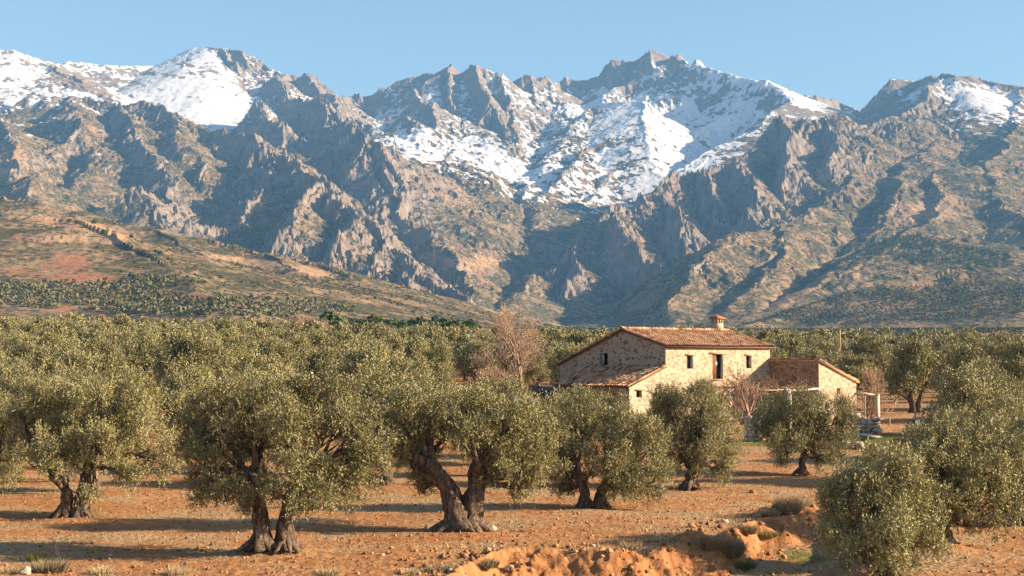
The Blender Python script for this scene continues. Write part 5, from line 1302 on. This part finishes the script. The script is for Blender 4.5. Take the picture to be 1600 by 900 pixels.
# ------------------------------------------------------------------ vegetation on the slopes
def clumps(x, y, z, s, h, nq, rng, shape='round'):
    k = len(x); u = nrm(rng.normal(size=(k, nq, 3))); u[..., 2] = np.abs(u[..., 2])
    if shape == 'cone':
        t = rng.rand(k, nq)**1.3; a = rng.rand(k, nq)*6.28; p = np.stack([np.cos(a)*(1-t)*.8, np.sin(a)*(1-t)*.8, .15+t*.95], -1); q = .42*(1.15-t*.75)
    else:
        p = u*(.55+.45*rng.rand(k, nq, 1)); q = .48*np.ones((k, nq))
    c = np.stack([x, y, z], 1)[:, None, :]+p*np.stack([s, s, h], 1)[:, None, :]
    n = nrm(p*[1, 1, .8]+rng.normal(size=(k, nq, 3))*.5+[0, 0, .2]); a1 = nrm(np.cross(n, rng.normal(size=(k, nq, 3)))); a2 = np.cross(n, a1)
    w = (q*s[:, None])[..., None]
    V = np.stack([c+a1*w, c+a2*w, c-a1*w*.9, c-a2*w*.9], 2).reshape(-1, 3)
    tint = np.repeat(np.repeat(rng.rand(k), nq)*.6+rng.rand(k*nq)*.4, 4)
    return V, tint
def build_slope_plants(T):
    rng = RS(31); X, Y, H, PX, PY = T['X'], T['Y'], T['H'], T['PX'], T['PY']
    def pick(w, n):
        p = w.ravel().astype(np.float64); p /= p.sum(); i = rng.choice(p.size, n, p=p); j = i//X.shape[1]; k = i % X.shape[1]
        j = np.clip(j, 1, X.shape[0]-2); k = np.clip(k, 1, X.shape[1]-2)
        fj, fk = rng.rand(n), rng.rand(n)
        g = lambda A: A[j, k]*(1-fj)*(1-fk)+A[j+1, k]*fj*(1-fk)+A[j, k+1]*(1-fj)*fk+A[j+1, k+1]*fj*fk
        return g(X), g(Y), g(H)
    cell = np.abs(np.gradient(X, axis=1)*np.gradient(Y, axis=0)); vis = (np.abs(X/Y) < .40)
    bare = np.clip(1-T['soil']*1.6-T['red']*1.8, .04, 1)
    def B(px, py, rx, ry, rot=0):
        c, s = cos(radians(rot)), sin(radians(rot)); u = (PX-px)*c+(PY-py)*s; v = -(PX-px)*s+(PY-py)*c
        return np.exp(-((u/rx)**2+(v/ry)**2))
    dens = np.clip(.35+1.3*fbm(X/160, Y/160, 4, 81), 0.02, 1)
    m_scrub = mat_tint('hill_scrub', [(0, (.035, .036, .016)), (.5, (.075, .072, .030)), (1, (.14, .125, .058))])
    m_pine = mat_tint('pine_needles', [(0, (.030, .050, .016)), (.5, (.065, .095, .028)), (1, (.13, .155, .045))])
    m_ol = mat_tint('far_olive', [(0, (.075, .078, .032)), (.5, (.13, .125, .055)), (1, (.21, .195, .10))])
    # scrub on the foothills
    w = cell*vis*bare*dens*(Y < 3300)*(Y > 800)/Y; x, y, z = pick(w, 17000); s = 1.0+1.6*rng.rand(len(x))**2+.4*(y > 2000)
    V, t = clumps(x, y, z-.2, s, s*.9, 12, rng)
    o = link('scrub', new_mesh('scrub', V, np.arange(len(V)).reshape(-1, 4), m_scrub, False, {'tint': t})); tag(o, 'low olive green scrub dotted over the foothills', 'scrub', kind='stuff')
    # scrub higher up
    w = cell*vis*np.clip(1-T['rocky'], 0, 1)*np.clip(1-T['snow']*2, 0, 1)*bare*dens**1.5*(Y > 3000)*(Y < 7200)/Y; x, y, z = pick(w, 16000); s = 2.2+2.6*rng.rand(len(x))**2
    V, t = clumps(x, y, z-.5, s, s*.8, 7, rng)
    o = link('mountain_scrub', new_mesh('mountain_scrub', V, np.arange(len(V)).reshape(-1, 4), m_scrub, False, {'tint': t})); tag(o, 'dark scrub speckling the middle mountain slopes', 'scrub', kind='stuff')
    # far olive groves in rows on the left flat and on the right hillside
    w = cell*((B(150, 470, 260, 18, 2)+B(60, 460, 120, 14)+B(400, 482, 160, 12)+.9*B(1380, 480, 200, 30, -4)+.5*B(1560, 470, 120, 30)+.6*B(250,440,120,10)) > .45)*vis*(Y > 800)*(Y < 3400)*np.clip(1-1.5*T['red']-T['soil']*.5, .1, 1)/Y
    x, y, z = pick(w, 5200)
    gx, gy = np.round(x/9.0)*9.0, np.round(y/9.0)*9.0; j = rng.normal(size=(2, len(x)))*.9; x, y = gx+j[0], gy+j[1]
    _, iu = np.unique(np.stack([gx, gy], 1), axis=0, return_index=True); x, y = x[iu], y[iu]
    jj = np.clip(np.searchsorted(T['rr'], y), 1, len(T['rr'])-1); kk = np.clip(np.searchsorted(T['az'], x/y), 1, len(T['az'])-1); z = H[jj, kk]
    s = 2.6+1.1*rng.rand(len(x)); V, t = clumps(x, y, z+.6, s, s*1.25, 16, rng)
    o = link('hillside_olives', new_mesh('hillside_olives', V, np.arange(len(V)).reshape(-1, 4), m_ol, False, {'tint': t})); tag(o, 'orchard rows of grey green olives on the lower hillsides', 'olive grove', kind='stuff')
    # pine woods
    wood = B(1450, 395, 75, 22, 5)+B(1545, 405, 45, 14, 8)+.8*B(1390, 385, 40, 12, -12)
    wood2 = .8*B(700, 340, 38, 26, 45)+.7*B(755, 385, 30, 28, 40)+.6*B(1095, 430, 32, 18, -35)+.35*B(1280, 300, 60, 22, -15)+.4*B(210, 310, 60, 20, 20)+.35*B(740, 330, 30, 20, 40)+.3*B(1190, 470, 50, 14, -30)
    w = cell*((wood > .5)*1.0+.30*(wood2 > .45))*vis*(Y > 2800)*(T['rocky'] < .75)/Y; x, y, z = pick(w, 7500)
    s = 3.0+1.8*rng.rand(len(x)); V, t = clumps(x, y, z, s, s*2.3, 12, rng, 'cone')
    o = link('pine_wood', new_mesh('pine_wood', V, np.arange(len(V)).reshape(-1, 4), m_pine, False, {'tint': t})); tag(o, 'dark green pine woods patching the mountain slopes', 'pine wood', kind='stuff')
    # single pines on the left hill
    def hgt(px, py):
        k = np.clip(np.searchsorted(T['az'], ray(px, py)[0]), 1, len(T['az'])-1); col = PY[:, k]; j = np.where(col < py)[0]
        j = j[0] if len(j) else 5
        return float(X[j, k]), float(Y[j, k]), float(H[j, k])
    mk = mat_simple('pine_bark', [(.3, (.08, .05, .035)), (.7, (.16, .11, .08))], 5)
    def pine_me(r, kind):
        if kind == 'cone': V, t = clumps(np.zeros(1), np.zeros(1), np.array([1.2]), np.array([3.0]), np.array([8.5]), 420, r, 'cone')
        else: V, t = clumps(np.zeros(1), np.zeros(1), np.array([3.0]), np.array([4.2]), np.array([5.5]), 520, r)
        # shrink each clump quad: clumps() sizes by the radius
        Q = V.reshape(-1, 4, 3); c = Q.mean(1, keepdims=True); V = (c+(Q-c)*.30).reshape(-1, 3)
        mb = MB(); mb.tube([(0, 0, -.8), (.1, 0, 3), (.1, .1, 7)], [.32, .24, .1], 7); tv, tf = mb.arrays()
        return new_mesh('crown', V, np.arange(len(V)).reshape(-1, 4), m_pine, False, {'tint': t}), new_mesh('trunk', tv, tf, mk, True)
    PM = [pine_me(RS(90+i), 'cone' if i % 2 else 'round') for i in range(4)]
    spots = [(96,347),(108,350),(120,352),(132,356),(146,360),(161,370),(168,366),(175,370),(205,375),(222,383),(243,398),(250,402),(262,410),(268,414),(210,438),(203,436),(225,446),(238,448),(250,447),(262,452),(275,450),(284,455),(190,430),(70,470),(110,462),(300,445),(350,450),(560,452),(640,468)]
    for i, (px, py) in enumerate(spots):
        x, y, z = hgt(px, py); c, t_ = PM[rng.randint(4)]; s = (.75+.5*rng.rand())*(1.25 if i in (5, 14) else 1)*y/2200
        put_tree('pine_tree', c, t_, (x, y, z), rng.rand()*6, s, 'dark pine on the left foothill, %s from the left' % ORDN[sorted(spots).index((px, py))], 'pine tree', 'scattered pines on the left foothill')
    x = float(ray(518, 500)[0]*590); c, t_ = pine_me(RS(97), 'round'); 
    put_tree('stone_pine', c, t_, (x, 590, gz(x, 590)), .3, 1.75, 'broad dark umbrella shaped pine behind the grove, right of the round bare tree', 'pine tree')
    for k in range(15):
        px = 548+k*13.5+rng.normal()*2; d = 660+rng.rand()*40; x = float(ray(px, 500)[0]*d)
        c, t_ = PM[(k % 2)*2]; put_tree('pine_tree', c, t_, (x, d, gz(x, d)), rng.rand()*6, 1.35+.3*rng.rand(), 'rounded green pine in the row below the front crag, %s from the left' % ORDN[k], 'pine tree', 'row of pines behind the grove')
_t = time.time()
def lap(s):
    global _t; print('LAP', s, round(time.time()-_t, 1)); _t = time.time()
build_ground(); lap('ground')
TER = build_mountains(QUAL); lap('mountains')
build_house(); lap('house')
build_heroes(); print('leaves', NLEAF); lap('heroes')
build_grove(); lap('grove')
build_slope_plants(TER); lap('plants')
build_small(); lap('small')
build_haze()
